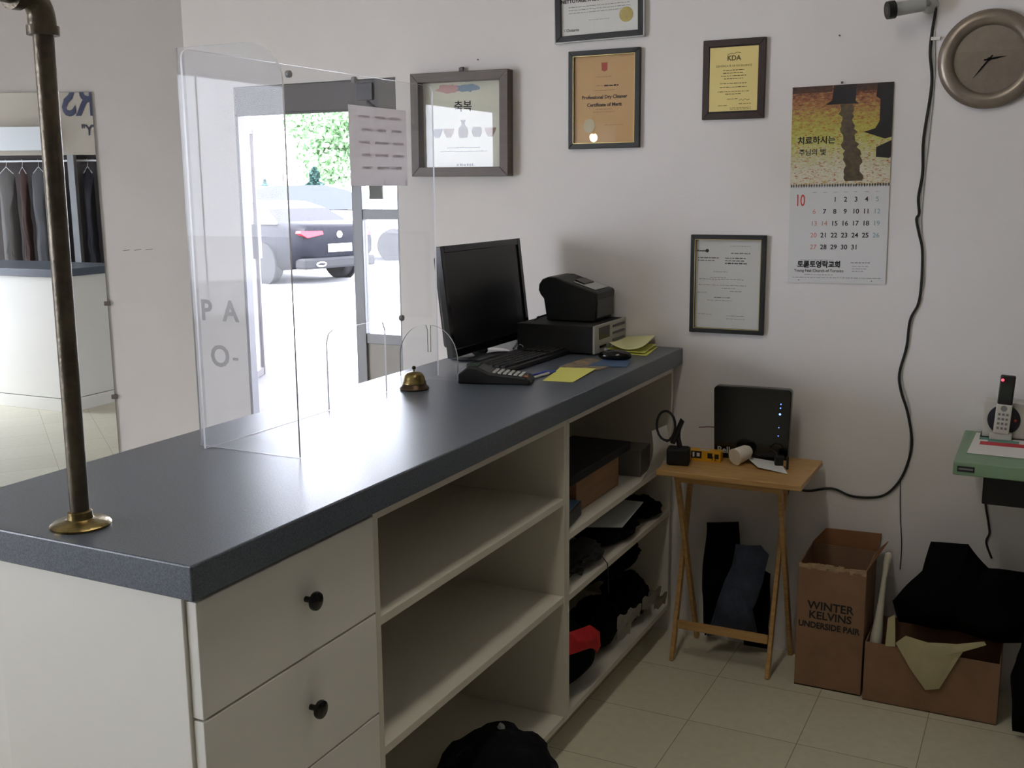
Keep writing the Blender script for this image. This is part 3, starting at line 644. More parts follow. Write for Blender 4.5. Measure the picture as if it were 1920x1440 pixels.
# ---- grey-faced machine and printer on it
rc_ = thing('disc_recorder', 'wide black recorder box with grey front panel under the receipt printer', 'recorder', (-1.49, -.152, ZC))
t = B(); t.box(-1.635, -.298, ZC + .006, -1.353, -.006, 1.155); t.build('case', M_matte, rc_, bevel=.002)
t = B(); t.box(-1.353, -.300, ZC + .004, -1.345, -.005, 1.157); t.build('front_panel', mat('warm_grey_face', (168, 166, 160), .4), rc_, bevel=.002)
t = B(); t.box(-1.3455, -.262, 1.107, -1.344, -.165, 1.148); t.build('display', M_gloss, rc_)
t = B(); t.box(-1.3455, -.255, 1.078, -1.343, -.20, 1.086); t.build('disc_slot', M_gloss, rc_)
for i in range(3):
    t = B(); t.box(-1.3455, -.135, 1.135 - i * .024, -1.342, -.025, 1.143 - i * .024); t.build('button_row', mat('dark_button', (72, 74, 84), .4), rc_, bevel=.001)
t = B()
for i in range(5): t.box(-1.3455, -.15 + i * .028, 1.068, -1.343, -.132 + i * .028, 1.076)
t.build('small_buttons', M_lgrey, rc_, bevel=.001)
for x in (-1.61, -1.38):
    for y in (-.27, -.035):
        t = B(); t.cyl((x, y, ZC), (x, y, ZC + .008), .009, seg=12); t.build('foot', M_black, rc_)
rp = thing('receipt_printer', 'black receipt printer with sloping lid on top of the recorder box', 'printer', (-1.48, -.11, 1.157))
pf = [(-1.568, 1.1575), (-1.390, 1.1575), (-1.378, 1.255), (-1.385, 1.262), (-1.51, 1.300), (-1.535, 1.308), (-1.562, 1.309), (-1.585, 1.300), (-1.598, 1.282), (-1.60, 1.262), (-1.592, 1.245), (-1.580, 1.232)]
t = B(); t.prism(pf, 'XZ', -.20, -.03); t.build('case', M_black, rp, bevel=.005)
t = B(); t.prism([(-1.395, 1.2665), (-1.475, 1.2915), (-1.475, 1.2935), (-1.395, 1.2685)], 'XZ', -.175, -.055); t.build('paper_slot', M_lgrey, rp)
t = B(); t.prism([(-1.44, 1.2815), (-1.475, 1.2925), (-1.475, 1.300), (-1.44, 1.287)], 'XZ', -.165, -.075); t.build('lid_catch', M_gloss, rp, bevel=.002)
t = B(); t.box(-1.3845, -.19, 1.17, -1.379, -.04, 1.235); t.build('front_plate', mat('charcoal_plate', (58, 58, 60), .35), rp, bevel=.002)
# ---- loose cables on the counter
def cable(nm, pts, r, lab, m=M_cable, cat='cable', seg=6, grp=None):
    cu = []
    P = [Vector(p) for p in pts]
    for i in range(len(P) - 1):
        a, b_, c_, d_ = P[max(i-1, 0)], P[i], P[i+1], P[min(i+2, len(P)-1)]
        for k in range(6):
            u = k / 6; cu.append(.5 * ((2 * b_) + (c_ - a) * u + (2*a - 5*b_ + 4*c_ - d_) * u*u + (3*b_ - a - 3*c_ + d_) * u**3))
    cu.append(P[-1]); t = B(); t.tube(cu, r, seg); o = t.build(nm, m, smooth=True); tag(o, lab, cat, grp); return o
cable('coiled_cable', [(-1.60, -.23, 1.160), (-1.615, -.12, 1.163), (-1.60, -.04, 1.162), (-1.58, -.10, 1.170), (-1.60, -.2, 1.166), (-1.622, -.15, 1.161)], .0028, 'thin cable coiled on the recorder box beside the printer')
cable('monitor_cable', [(-1.66, -.28, ZC + .004), (-1.69, -.20, ZC + .004), (-1.72, -.12, ZC + .006), (-1.76, -.05, ZC + .004), (-1.77, -.01, ZC + .02)], .003, 'black cable running behind the monitor to the wall')
kr = thing('key_ring', 'shiny ring with keys lying under the monitor', 'key ring', (-1.60, -.335, ZC))
t = B(); t.tube([(-1.605 + .012 * math.cos(k * .393), -.335, ZC + .016 + .013 * math.sin(k * .393)) for k in range(16)], .0013, 5, closed=True); t.build('ring', M_rim, kr, smooth=True)
t = B(); t.box(-1.588, -.350, ZC + .002, -1.575, -.306, ZC + .004).lathe([(0, 0), (.011, 0), (.011, .002), (0, .002)], (-1.582, -.352, ZC + .002), 12); t.build('key', M_rim, kr)
t = B(); t.box(-1.60, -.40, ZC + .001, -1.585, -.365, ZC + .005); t.build('tag', M_pyel, kr, bevel=.001)
# ------------------------------------------------------------------ things hanging on the back wall (wall face is y = 0)
def frame(nm, lab, cat, x0, x1, z0, z1, fw_, dep, m, tilt=0., inner=None, trim=None, rz=0., glass=True, mat_=None, back=None, backname='print', y0=-.001):
    """rectangular frame; returns its Empty; everything is built in local XZ with the centre at the origin"""
    cx, cz = (x0 + x1) / 2, (z0 + z1) / 2; w2, h2 = (x1 - x0) / 2, (z1 - z0) / 2
    o = thing(nm, lab, cat, (cx, y0, cz)); o.rotation_euler = (0, R(tilt), 0)
    t = B()
    for sg in (-1, 1):
        t.prism([(sg * w2, -h2), (sg * w2, h2), (sg * (w2 - fw_), h2 - fw_), (sg * (w2 - fw_), -h2 + fw_)], 'XZ', -dep, 0)
        t.prism([(-w2, sg * h2), (w2, sg * h2), (w2 - fw_, sg * (h2 - fw_)), (-w2 + fw_, sg * (h2 - fw_))], 'XZ', -dep, 0)
    t.build('frame', m, o, local=True, bevel=.0015)
    if trim:
        g_ = fw_; e = .0022; t = B(); yy = -dep - .0006
        for a, b_, c_, d_ in ((-w2+g_-e, -h2+g_-e, w2-g_+e, -h2+g_), (-w2+g_-e, h2-g_, w2-g_+e, h2-g_+e), (-w2+g_-e, -h2+g_, -w2+g_, h2-g_), (w2-g_, -h2+g_, w2-g_+e, h2-g_)):
            t.box(a, yy, b_, c_, -dep + .004, d_)
        t.build('inner_trim', trim, o, local=True)
    t = B(); t.box(-w2 + fw_ - .001, -.006, -h2 + fw_ - .001, w2 - fw_ + .001, -.003, h2 - fw_ + .001); pr = t.build(backname, back or M_paper, o, local=True)
    if glass:
        t = B(); t.box(-w2 + fw_, -dep * .55 - .002, -h2 + fw_, w2 - fw_, -dep * .55, h2 - fw_); t.build('glass', M_glass, o, local=True)
    return o, pr, w2 - fw_, h2 - fw_
PY = -.0068
# artwork box with small vessels
o, pr, iw, ih = frame('framed_artwork', 'thick brown box frame with a row of small vessels on cream paper', 'framed artwork', -2.202, -1.792, 1.658, 2.036, .034, .045, mat('brown_wood_frame', (96, 84, 76), .45, noise_amt=.2, scale=12, stretch=(1, 1, 8)), tilt=.4, back=mat('cream_art_paper', (222, 222, 208), .8, noise_amt=.03, scale=5))
t = B()
for i, cx in enumerate((-.112, -.062, .0, .058, .115)):
    z = -.025
    if i == 2: P = [(-.017, -.022), (.017, -.022), (.024, -.006), (.021, .012), (.008, .024), (.007, .034), (.012, .042), (-.012, .042), (-.007, .034), (-.008, .024), (-.021, .012), (-.024, -.006)]
    elif i == 3: P = [(-.014, -.020), (.014, -.020), (.023, -.006), (.023, .006), (.017, .016), (-.017, .016), (-.023, .006), (-.023, -.006)]
    else: P = [(-.010, -.020), (.010, -.020), (.021, -.004), (.027, .012), (-.027, .012), (-.021, -.004)]
    t.prism([(cx + a * .88, z + b_) for a, b_ in P], 'XZ', PY - .0012, PY, (0, 1, 2, 2, 1)[i])
t.build('vessel_print', [mat('vessel_grey', (96, 92, 98), .8, noise_amt=.3, scale=60), mat('vessel_ochre', (150, 118, 76), .8, noise_amt=.4, scale=60), mat('vessel_brown', (112, 92, 66), .8, noise_amt=.4, scale=60)], o, local=True, label='row of small brown and grey vessels')
t = B(); t.text('축복', (.0, PY, .052), .042, bold=.0006).bars(-.07, .07, -.085, PY, .003, 1).bars(-.10, .10, -.098, PY, .003, 2, 1).bars(-.03, .045, -.150, PY, .009, 3, 0, .012)
t.build('printed_text', [M_ink, M_gink], o, local=True)
t = B(); t.lump((-.06, PY, .132), (.045, .0006, .014), 2, .5, 3, m=0); t.lump((.02, PY, .132), (.05, .0006, .012), 5, .5, 3, m=1); t.build('flower_print', [mat('pink_wash', (206, 168, 166), .8), mat('blue_wash', (140, 164, 186), .8)], o, local=True)
t = B(); t.box(-.008, -.02, ih + .034, .008, -.012, ih + .05).cyl((0, -.02, ih + .048), (0, 0, ih + .05), .004, seg=8); t.build('hanging_hook', M_dalu, o, local=True)
# certificate cut by the top of the picture
o, pr, iw, ih = frame('framed_certificate', 'white certificate with gold seal in black and silver frame, highest on the wall', 'certificate', -1.617, -1.292, 2.117, 2.50, .020, .016, M_black, tilt=-.8, trim=None, back=M_paper)
t = B(); w2, h2 = iw + .0235, ih + .0235
for a in ((-w2, -h2, w2, -h2 + .0035), (-w2, h2 - .0035, w2, h2), (-w2, -h2, -w2 + .0035, h2), (w2 - .0035, -h2, w2, h2)): t.box(a[0], -.0175, a[1], a[2], -.001, a[3])
t.build('silver_edge', M_lgrey, o, local=True)
t = B(); t.text('NETTOYAGE À SEC ÉCORESPONSABLE', (0, PY, -.062), .0165, bold=.0005).text('ENVIRONMENTALLY RESPONSIBLE', (0, PY, -.045), .0165, bold=.0005)
for i, z in enumerate((-.078, -.088, -.098)): t.bars(-.115, .115, z, PY, .002, i, 1)
t.bars(-.04, .04, -.125, PY, .0015, 8, 1).text('Ontario', (-.125, PY, -.158), .015, align='LEFT').tube([(-.128, PY, -.148), (-.134, PY, -.152), (-.128, PY, -.157)], .0008, 5); t.build('printed_text', [M_ink, M_gink], o, local=True)
t = B(); P = [((.024 + .0014 * (k % 2)) * math.cos(k * math.pi / 24) + .098, (.024 + .0014 * (k % 2)) * math.sin(k * math.pi / 24) - .117) for k in range(48)]; t.prism(P, 'XZ', PY - .001, PY); t.build('gold_seal', mat('gold_seal', (176, 158, 88), .4, metal=.4, noise_amt=.2, scale=90), o, local=True, label='round gold seal')
# tan certificate
o, pr, iw, ih = frame('framed_certificate', 'tan certificate with small red crest in a black frame with gold trim', 'certificate', -1.566, -1.300, 1.748, 2.082, .020, .016, M_black, trim=M_gold, back=mat('tan_certificate_paper', (206, 168, 118), .8, noise_amt=.03, scale=4))
t = B(); t.prism([(-.010, .098), (.0, .094), (.010, .098), (.011, .124), (-.011, .124)], 'XZ', PY - .0004, PY); t.build('red_crest', mat('crest_red', (170, 70, 60), .7), o, local=True, label='small red crest')
t = B(); t.text('Professional Dry Cleaner', (0, PY, .003), .0165, bold=.0004).text('Certificate of Merit', (0, PY, -.023), .0165, bold=.0004)
t.bars(-.03, .03, .076, PY, .0018, 1, 1).bars(.0, .052, .044, PY, .005, 5).bars(-.03, .02, .046, PY, .0018, 2, 1).bars(-.035, .04, .030, PY, .0018, 2, 1).bars(-.03, .03, -.034, PY, .0018, 3, 1).bars(-.04, .04, -.043, PY, .0018, 4, 1).bars(.0, .07, -.088, PY, .0015, 6, 1)
t.build('printed_text', [M_ink, mat('brown_faint_ink', (150, 112, 76), .8)], o, local=True)
t = B(); P = [((.021 + .0014 * (k % 2)) * math.cos(k * math.pi / 20) - .056, (.023 + .0014 * (k % 2)) * math.sin(k * math.pi / 20) - .088) for k in range(40)]; t.prism(P, 'XZ', PY - .0008, PY); t.build('pale_seal', mat('pale_seal', (196, 184, 150), .5), o, local=True)
# gold plaque
o, pr, iw, ih = frame('award_plaque', 'gold KDA award plate on a dark wooden plaque', 'plaque', -1.080, -.872, 1.832, 2.087, .022, .014, mat('dark_walnut', (56, 40, 36), .35, noise_amt=.3, scale=14), glass=False, back=mat('dark_walnut', (56, 40, 36), .35), backname='backing')
t = B(); t.box(-.0805, -.012, -.1015, .0805, -.006, .1025); t.build('gold_plate', mat('brushed_gold_plate', (232, 212, 142), .32, metal=.2, noise_amt=.05, scale=9), o, local=True, label='pale gold plate')
t = B(); PP = -.0122
t.text('KDA', (0, PP, .060), .022, bold=.0006).text('CERTIFICATE OF EXCELLENCE', (0, PP, .0395), .0088).tube([(-.022, PP, .078), (-.008, PP, .083), (.0, PP, .080), (.010, PP, .085), (.022, PP, .083)], .0008, 5)
for i, (a, z) in enumerate(((.035, .028), (.035, .019), (.042, .010), (.032, .001), (.045, -.014), (.045, -.026), (.052, -.040), (.026, -.048), (.020, -.064))): t.bars(-a, a, z, PP - .0001, .0025, i, 0, .010)
t.bars(-.05, -.02, -.084, PP, .002, 11).bars(.02, .06, -.080, PP, .002, 12).bars(-.01, .06, -.092, PP, .0016, 13).bars(-.01, .06, -.0965, PP, .0016, 14)
t.tube([(.02, PP, -.069), (.028, PP, -.064), (.033, PP, -.070), (.040, PP, -.064), (.048, PP, -.068), (.055, PP, -.066)], .0007, 5)
t.build('engraved_text', [mat('engraving', (96, 80, 44), .7)], o, local=True)
# letter in frame
o, pr, iw, ih = frame('framed_letter', 'white letter in a black frame with gold trim, above the small wooden table', 'framed letter', -1.108, -.850, 1.117, 1.452, .017, .016, M_black, trim=M_gold, back=mat('letter_paper', (208, 207, 203), .8))
t = B(); t.bars(-.108, -.085, .112, PY, .003, 1).text('Canada', (-.108, PY, .110), .010, align='LEFT').bars(.005, .075, .129, PY, .0016, 2, 1).bars(.01, .075, .104, PY, .004, 3, 1)
t.bars(-.105, -.03, .088, PY, .003, 4).bars(-.105, -.045, .079, PY, .003, 5).bars(-.01, .06, .088, PY, .003, 6).bars(-.01, .055, .079, PY, .003, 7).bars(-.01, .065, .070, PY, .004, 8)
for i, (a, b_, z) in enumerate(((-.05, .0, .042), (-.06, -.005, .022), (-.1, .055, .016), (-.1, .065, -.004), (-.02, .03, -.014), (.01, .05, -.024), (-.105, -.07, -.03), (-.045, .01, -.046), (-.07, .02, -.056))): t.bars(a, b_, z, PY, .002, 20 + i, 1 if i != 7 else 0)
t.bars(0, .06, -.108, PY, .0018, 31, 1).bars(0, .065, -.118, PY, .0018, 32, 1).bars(-.1, -.05, -.105, PY, .0018, 33, 1)
t.lathe([(0, 0), (.006, 0), (.006, .0004), (0, .0004)], (-.073, PY, .1135), 16, axis='Y'); t.build('printed_text', [M_ink, M_gink], o, local=True)
# calendar
ca = thing('wall_calendar', 'October wall calendar with autumn park picture hanging by a spiral binding', 'calendar', (-.622, -.002, 1.30)); ca.rotation_euler = (0, R(-.6), 0)
pm = bpy.data.materials.new('autumn_picture'); pm.use_nodes = True; nt = pm.node_tree; N = nt.nodes; L = nt.links; p = N['Principled BSDF']; p.inputs['Roughness'].default_value = .35
tc = N.new('ShaderNodeTexCoord'); sp = N.new('ShaderNodeSeparateXYZ'); L.new(tc.outputs['Object'], sp.inputs[0])
mp = N.new('ShaderNodeMapping'); mp.inputs['Scale'].default_value = (1, 1, 2.6); L.new(tc.outputs['Object'], mp.inputs[0])
n1 = N.new('ShaderNodeTexNoise'); n1.inputs['Scale'].default_value = 55; n1.inputs['Detail'].default_value = 9; n1.inputs['Roughness'].default_value = .75; L.new(mp.outputs[0], n1.inputs['Vector'])
grd = N.new('ShaderNodeMapRange'); grd.inputs[1].default_value = .32; grd.inputs[2].default_value = .63; L.new(sp.outputs[2], grd.inputs[0])
ad = N.new('ShaderNodeMath'); ad.operation = 'MULTIPLY_ADD'; ad.inputs[1].default_value = .85; L.new(n1.outputs[0], ad.inputs[0])
mu = N.new('ShaderNodeMath'); mu.operation = 'MULTIPLY'; mu.inputs[1].default_value = .72; L.new(grd.outputs[0], mu.inputs[0]); ob = N.new('ShaderNodeMath'); ob.operation = 'SUBTRACT'; ob.inputs[1].default_value = .16; L.new(mu.outputs[0], ob.inputs[0]); L.new(ob.outputs[0], ad.inputs[2])
cr = N.new('ShaderNodeValToRGB'); L.new(ad.outputs[0], cr.inputs[0]); e = cr.color_ramp.elements
e[0].position = .10; e[0].color = (*lin((150, 100, 60)), 1); e[1].position = .98; e[1].color = (*lin((84, 52, 40)), 1)
for ps_, c_ in ((.20, (206, 190, 130)), (.30, (222, 216, 202)), (.42, (206, 202, 172)), (.55, (198, 196, 120)), (.66, (186, 182, 84)), (.78, (176, 150, 84)), (.86, (160, 104, 76))):
    q_ = e.new(ps_); q_.color = (*lin(c_), 1)
n2 = N.new('ShaderNodeTexNoise'); n2.inputs['Scale'].default_value = 120; n2.inputs['Detail'].default_value = 3; L.new(mp.outputs[0], n2.inputs['Vector'])
c2 = N.new('ShaderNodeValToRGB'); c2.color_ramp.elements[0].position = .57; c2.color_ramp.elements[1].position = .66; L.new(n2.outputs[0], c2.inputs[0])
mx = N.new('ShaderNodeMix'); mx.data_type = 'RGBA'; L.new(c2.outputs[0], mx.inputs[0]); L.new(cr.outputs[0], mx.inputs[6]); mx.inputs[7].default_value = (*lin((176, 98, 48)), 1); L.new(mx.outputs[2], p.inputs['Base Color'])
x0, x1 = -.155, .155
t = B(); t.box(x0, -.003, .316, x1, -.0005, .626, 0)
def patch(P, m): t.prism(P, 'XZ', -.0033, -.003, m)
patch([(-.025, .626), (.045, .626), (.042, .575), (.052, .566), (-.050, .566), (-.03, .580)], 1)
patch([(.108, .626), (x1, .626), (x1, .46), (.135, .455), (.07, .478), (.105, .488), (.117, .51), (.117, .575), (.104, .585)], 1)
patch([(x1, .45), (.11, .43), (.11, .40), (.15, .395), (x1, .40)], 1)
patch([(x0, .605), (x0, .626), (-.03, .626), (-.03, .606)], 2); patch([(.045, .626), (.108, .626), (.108, .604), (.045, .604)], 2)
rj = random.Random(5); lft, rgt = [], []
for k in range(26):
    u = k / 25; z = .565 - u * .238; lft.append((-.006 + .026 * u + rj.uniform(-.006, .006), z)); rgt.append((.030 + .044 * u + rj.uniform(-.007, .007), z))
patch(lft + rgt[::-1], 3)
t.build('autumn_picture', [pm, mat('tree_trunk_print', (30, 24, 30), .4, noise_amt=.3, scale=60), mat('brown_foliage_print', (88, 56, 40), .4, rgb2=(50, 34, 34), scale=50), mat('path_shade_print', (104, 90, 58), .4, rgb2=(74, 62, 58), scale=60)], ca, local=True, label='autumn park photo with two dark trunks')
t = B(); t.text('치료하시는', (-.135, -.0034, .448), .026, align='LEFT', bold=.0006).text('주님의 빛', (-.13, -.0034, .412), .022, align='LEFT', bold=.0003); t.build('picture_lettering', M_ink, ca, local=True)
t = B(); t.box(x0, -.003, .0, x1, -.0005, .312); t.build('month_page', mat('calendar_page', (216, 216, 217), .75), ca, local=True)
t = B(); CP = -.0033; cols_ = [-.075 + k * .0325 for k in range(7)]; zr = [.262, .224, .186, .148, .110]
day = 1
for rw_ in range(5):
    for k in range(7):
        if (rw_ == 0 and k < 2) or day > 31: continue
        mi = 1 if k == 0 or day == 14 else 2 if k == 6 else 0
        t.text(str(day), (cols_[k], CP, zr[rw_]), .0215, mi, bold=.0003 if mi == 0 else 0); day += 1
for k in range(7): t.bars(cols_[k] - .006, cols_[k] + .006, .292, CP, .0012, k, 4)
t.text('10', (-.137, CP, .250), .052, 3, align='LEFT', sx=.62, bold=.0006)
t.text('토론토영락교회', (-.055, CP, .052), .0235, 0, bold=.0009, sx=.92).text('Young Nak Church of Toronto', (-.055, CP, .036), .0125, 0, bold=.0001)
t.bars(-.115, -.01, .074, CP, .0015, 3, 4).bars(-.10, -.01, .026, CP, .0018, 4, 4).bars(-.14, .14, .017, CP, .0018, 5, 4).bars(.045, .11, .066, CP, .003, 6, 4).bars(.05, .10, .055, CP, .0018, 7, 4).bars(.05, .095, .047, CP, .0018, 8, 4).bars(.05, .085, .039, CP, .0018, 9, 4)
for x, z in ((-.118, .009), (.112, .009)): t.lathe([(0, 0), (.0018, 0), (.0018, .0003), (0, .0003)], (x, CP, z), 8, axis='Y', m=0)
t.build('printed_text', [M_ink, mat('soft_red_ink', (206, 128, 122), .8), mat('soft_blue_ink', (128, 168, 180), .8), M_red, M_gink], ca, local=True)
t = B()
for k in range(38):
    x = x0 + .004 + k * .0082; t.tube([(x, -.0035, .309), (x, -.0065, .314), (x, -.0035, .319), (x, -.0005, .314)], .0009, 4, closed=True)
t.build('spiral_binding', mat('dark_wire', (44, 40, 48), .4), ca, local=True)
t = B(); t.cyl((0, .001, .632), (0, -.007, .632), .0018, seg=8).lathe([(0, 0), (.004, 0), (.004, .0012), (0, .0012)], (0, -.008, .632), 10, axis='Y'); t.build('nail', M_dalu, ca, local=True)
# clock
ck = thing('wall_clock', 'round brushed-metal wall clock with grey dial at the right edge', 'clock', (-.207, 0, 1.978))
c = (-.207, -.0, 1.978)
M_bm = mat('brushed_nickel', (150, 138, 126), .33, metal=.55, noise_amt=.15, scale=30)
t = B(); t.lathe([(.138, .001), (.143, .006), (.143, .018), (.136, .026), (.128, .030), (.118, .031), (.106, .029), (.100, .022), (.097, .014)], c, 72, axis='Y'); t.build('rim', M_bm, ck, smooth=True)
t = B(); t.lathe([(0, .010), (.099, .010), (.099, .006), (0, .006)], c, 64, axis='Y'); t.build('dial', mat('grey_dial', (160, 158, 158), .4, noise_amt=.05, scale=8), ck)
t = B()
for k in range(12):
    a = k * math.pi / 6; s_, c_ = math.sin(a), math.cos(a)
    t.box(-.0012, -.0002, .066, .0012, .0002, .080); n_ = len(t.b.verts); t.b.verts.ensure_lookup_table()
    for vv in t.b.verts[n_ - 8:]:
        x, z = vv.co.x, vv.co.z; vv.co = Vector((c[0] + x * c_ + z * s_, -.0105 + vv.co.y, c[2] - x * s_ + z * c_))
t.build('hour_marks', M_lgrey, ck)
def hand(ang, ln, w_, nm):
    t = B(); s_, c_ = math.sin(R(ang)), math.cos(R(ang)); P = [(-w_, -.014), (w_, -.014), (w_ * 1.3, ln * .4), (0, ln), (-w_ * 1.3, ln * .4)]
    t.prism([(c[0] + x * c_ + z * s_, c[2] - x * s_ + z * c_) for x, z in P], 'XZ', -.0165, -.0155); t.build(nm, M_gloss, ck)
hand(82, .050, .0022, 'hour_hand'); hand(218, .070, .0018, 'minute_hand')
t = B(); t.lathe([(0, 0), (.005, 0), (.005, .003), (0, .003)], (c[0], -.0155, c[2]), 14, axis='Y'); t.build('hub', M_gloss, ck)
t = B(); t.lathe([(0, .020), (.098, .020), (.098, .0195), (0, .0195)], c, 48, axis='Y'); t.build('glass', M_glass, ck)
# security camera
sc_ = thing('security_camera', 'white bullet security camera pointing down at the top right', 'security camera', (-.39, -.0, 2.16))
t = B(); ctr = Vector((-.480, -.12, 2.124)); ax = Vector((-.80, -.42, -.13)).normalized()
t.cyl(ctr - ax * .10, ctr - ax * .005, .019, .021, seg=24); t.cyl(ctr - ax * .105, ctr - ax * .10, .012, .019, seg=24); t.build('body', M_lgrey, sc_, smooth=True)
t = B(); t.cyl(ctr - ax * .012, ctr + ax * .010, .026, .0255, seg=24); t.build('lens_hood', M_black, sc_, smooth=True)
t = B(); t.cyl(ctr + ax * .0095, ctr + ax * .0105, .014, seg=16); t.build('lens', M_gloss, sc_)
t = B(); t.tube([ctr - ax * .09, Vector((-.39, -.06, 2.15)), Vector((-.385, -.0, 2.15))], .009, 10).lathe([(0, 0), (.028, 0), (.028, .008), (.012, .014), (0, .014)], (-.385, 0, 2.15), 20, axis='Y'); t.build('bracket', M_lgrey, sc_, smooth=True)
# cables on the wall
WC = [(-.362, 2.20), (-.366, 2.12), (-.372, 2.068), (-.374, 2.006), (-.364, 1.912), (-.378, 1.753), (-.375, 1.65), (-.383, 1.575), (-.378, 1.526), (-.385, 1.507), (-.374, 1.46), (-.362, 1.41), (-.359, 1.31), (-.365, 1.242), (-.386, 1.19), (-.392, 1.104), (-.409, 1.016), (-.400, .956), (-.376, .887), (-.359, .792), (-.371, .71), (-.400, .644), (-.448, .601), (-.533, .591), (-.603, .610), (-.68, .592)]
cable('wall_cable', [(x, -.006, z) for x, z in WC] + [(-.73, -.02, .60)], .0042, 'black cable winding down the wall right of the calendar to the small table')
cable('white_wall_cable', [(x + .006, -.003, z) for x, z in WC[2:21:2]], .0024, 'thin white cable following the black one down the wall', m=M_lgrey)
cable('thin_wall_cable', [(-.387, -.003, .66), (-.382, -.003, .557), (-.372, -.003, .448), (-.372, -.003, .36)], .0014, 'thin dark wire hanging behind the tall cardboard box')
cable('table_power_cable', [(-.134, -.01, .72), (-.129, -.006, .625), (-.115, -.006, .55), (-.111, -.006, .521), (-.118, -.006, .49), (-.099, -.006, .44)], .0034, 'dark power cable hanging below the green machine table')
t = B(); t.box(-.374, -.010, 2.043, -.347, -.0005, 2.053); o = t.build('cable_clip', M_paper, bevel=.001); tag(o, 'small white cable clip on the wall beside the clock', 'clip')
t = B()
for x, z in ((-1.933, 2.078), (-.644, 2.076)): t.cyl((x, .002, z), (x, -.006, z), .0022, seg=8); 
o = t.build('nail', M_dalu); bpy.data.objects.remove(o)
for x, z, l_ in ((-1.933, 2.078, 'tiny nail in the wall above the brown box frame'), (-.644, 2.076, 'tiny nail in the wall above the calendar')):
    t = B(); t.cyl((x, .002, z), (x, -.007, z), .0024, seg=8); tag(t.build('wall_nail', M_dalu), l_, 'nail')
# ------------------------------------------------------------------ small folding table and what stands on it
TZ = .71
tt = thing('folding_table', 'small honey wood folding tray table against the wall', 'table', (-.865, -.2, 0))
t = B(); t.box(-1.10, -.372, TZ - .019, -.632, -.03, TZ); t.build('tabletop', M_oak, tt, bevel=.003)
for y in (-.335, -.085):
    t = B(); t.box(-1.04, y, TZ - .045, -.70, y + .015, TZ - .019); t.build('apron', M_oak, tt, bevel=.002)
def bar(p0, p1, wx, wy, nm):
    p0, p1 = Vector(p0), Vector(p1); t = B(); n_ = (p1 - p0)
    t.box(-wx/2, -wy/2, 0, wx/2, wy/2, n_.length); M = Matrix.Translation(p0) @ n_.to_track_quat('Z', 'Y').to_matrix().to_4x4(); t.b.transform(M); t.build(nm, M_oak, tt, bevel=.002)
for x in (-1.085, -.755): bar((x + .012, -.245, .0), (x + .012, -.045, TZ - .02), .014, .026, 'leg')
for x in (-1.060, -.722): bar((x + .008, -.02, .0), (x + .008, -.30, TZ - .02), .014, .026, 'leg')
t = B(); t.box(-1.06, -.235, .115, -.75, -.222, .145); t.build('stretcher', M_oak, tt, bevel=.002)
# router
rt_ = thing('internet_router', 'tall square glossy black router with blue lights standing on the small table', 'router', (-.85, -.11, TZ))
P = []; w2, h = .128, .246
for cx, cz, a0 in ((w2 - .014, .008, -90), (w2 - .014, h - .014, 0), (-w2 + .014, h - .014, 90), (-w2 + .014, .008, 180)):
    for k in range(5): a = R(a0 + k * 22.5); rr_ = .014 if cz > .1 else .008; P.append((cx + rr_ * math.cos(a), cz + rr_ * math.sin(a)))
t = B(); t.prism(P, 'XZ', -.018, .018); t.b.transform(Matrix.Translation((-.852, -.115, TZ + .002)) @ Matrix.Rotation(R(4), 4, 'Z')); t.build('case', M_gloss, rt_, bevel=.003)
RM = Matrix.Translation((-.852, -.115, TZ + .002)) @ Matrix.Rotation(R(4), 4, 'Z')
t = B(); t.text('Bell', (-.112, -.0186, .018), .030, align='LEFT', bold=.0006); t.b.transform(RM); t.build('logo_lettering', M_lgrey, rt_)
for i, (x, z, s_) in enumerate(((.094, .197, .0022), (.093, .184, .0022), (.092, .163, .0034), (.090, .118, .0018), (.089, .090, .0018))):
    t = B(); t.lathe([(0, 0), (s_, 0), (s_, .0008), (0, .0008)], (x, -.0182, z), 10, axis='Y'); t.b.transform(RM); t.build('indicator_light', mat('blue_led%d' % (i == 2), (90, 130, 255), .4, emit=2.2 if i == 2 else .9), rt_)
# yellow box, paper cup, sheet, adapter
yb = thing('film_box', 'small yellow carton with black label on the small table', 'box', (-.985, -.19, TZ), R(3))
t = B(); t.box(-.052, -.018, 0, .052, .018, .036); t.build('carton', mat('yellow_carton', (226, 166, 34), .45, noise_amt=.1, scale=20), yb, local=True, bevel=.001)
t = B(); t.box(-.0475, -.0186, .010, -.012, -.018, .034, 0).box(-.02, -.01, .036, .012, .006, .0364, 1).box(.008, -.0186, .012, .024, -.018, .03, 0).box(.032, -.0186, .012, .046, -.018, .028, 0).text('12', (.03, -.0187, .006), .02, 0); t.build('label_print', [M_ink, M_lgrey], yb, local=True)
t = B(); t.box(-.042, -.0188, .014, -.036, -.0186, .03).box(-.028, -.0188, .016, -.018, -.0186, .028); t.build('label_mark', M_paper, yb, local=True)
pc = thing('paper_cup', 'crumpled white paper cup lying on its side on the small table', 'cup', (-.885, -.20, TZ))
MC = Matrix.Translation((-.893, -.233, TZ + .027)) @ Matrix.Rotation(R(-18), 4, 'Z') @ Matrix.Rotation(R(62), 4, 'X')
t = B(); t.lathe([(.0275, 0), (.0285, .002), (.0265, .004), (.0265, .022), (.0235, .055), (.018, .066), (0, .064), (0, .060), (.022, .050), (.0255, .01), (.0255, .001), (.0275, 0)], (0, 0, 0), 32, M=Matrix.Scale(-1, 3, (0, 0, 1)) @ Matrix.Scale(-1, 3, (0, 0, 1)))
for vv in t.b.verts: vv.co += noise.noise_vector(vv.co * 40) * .0022
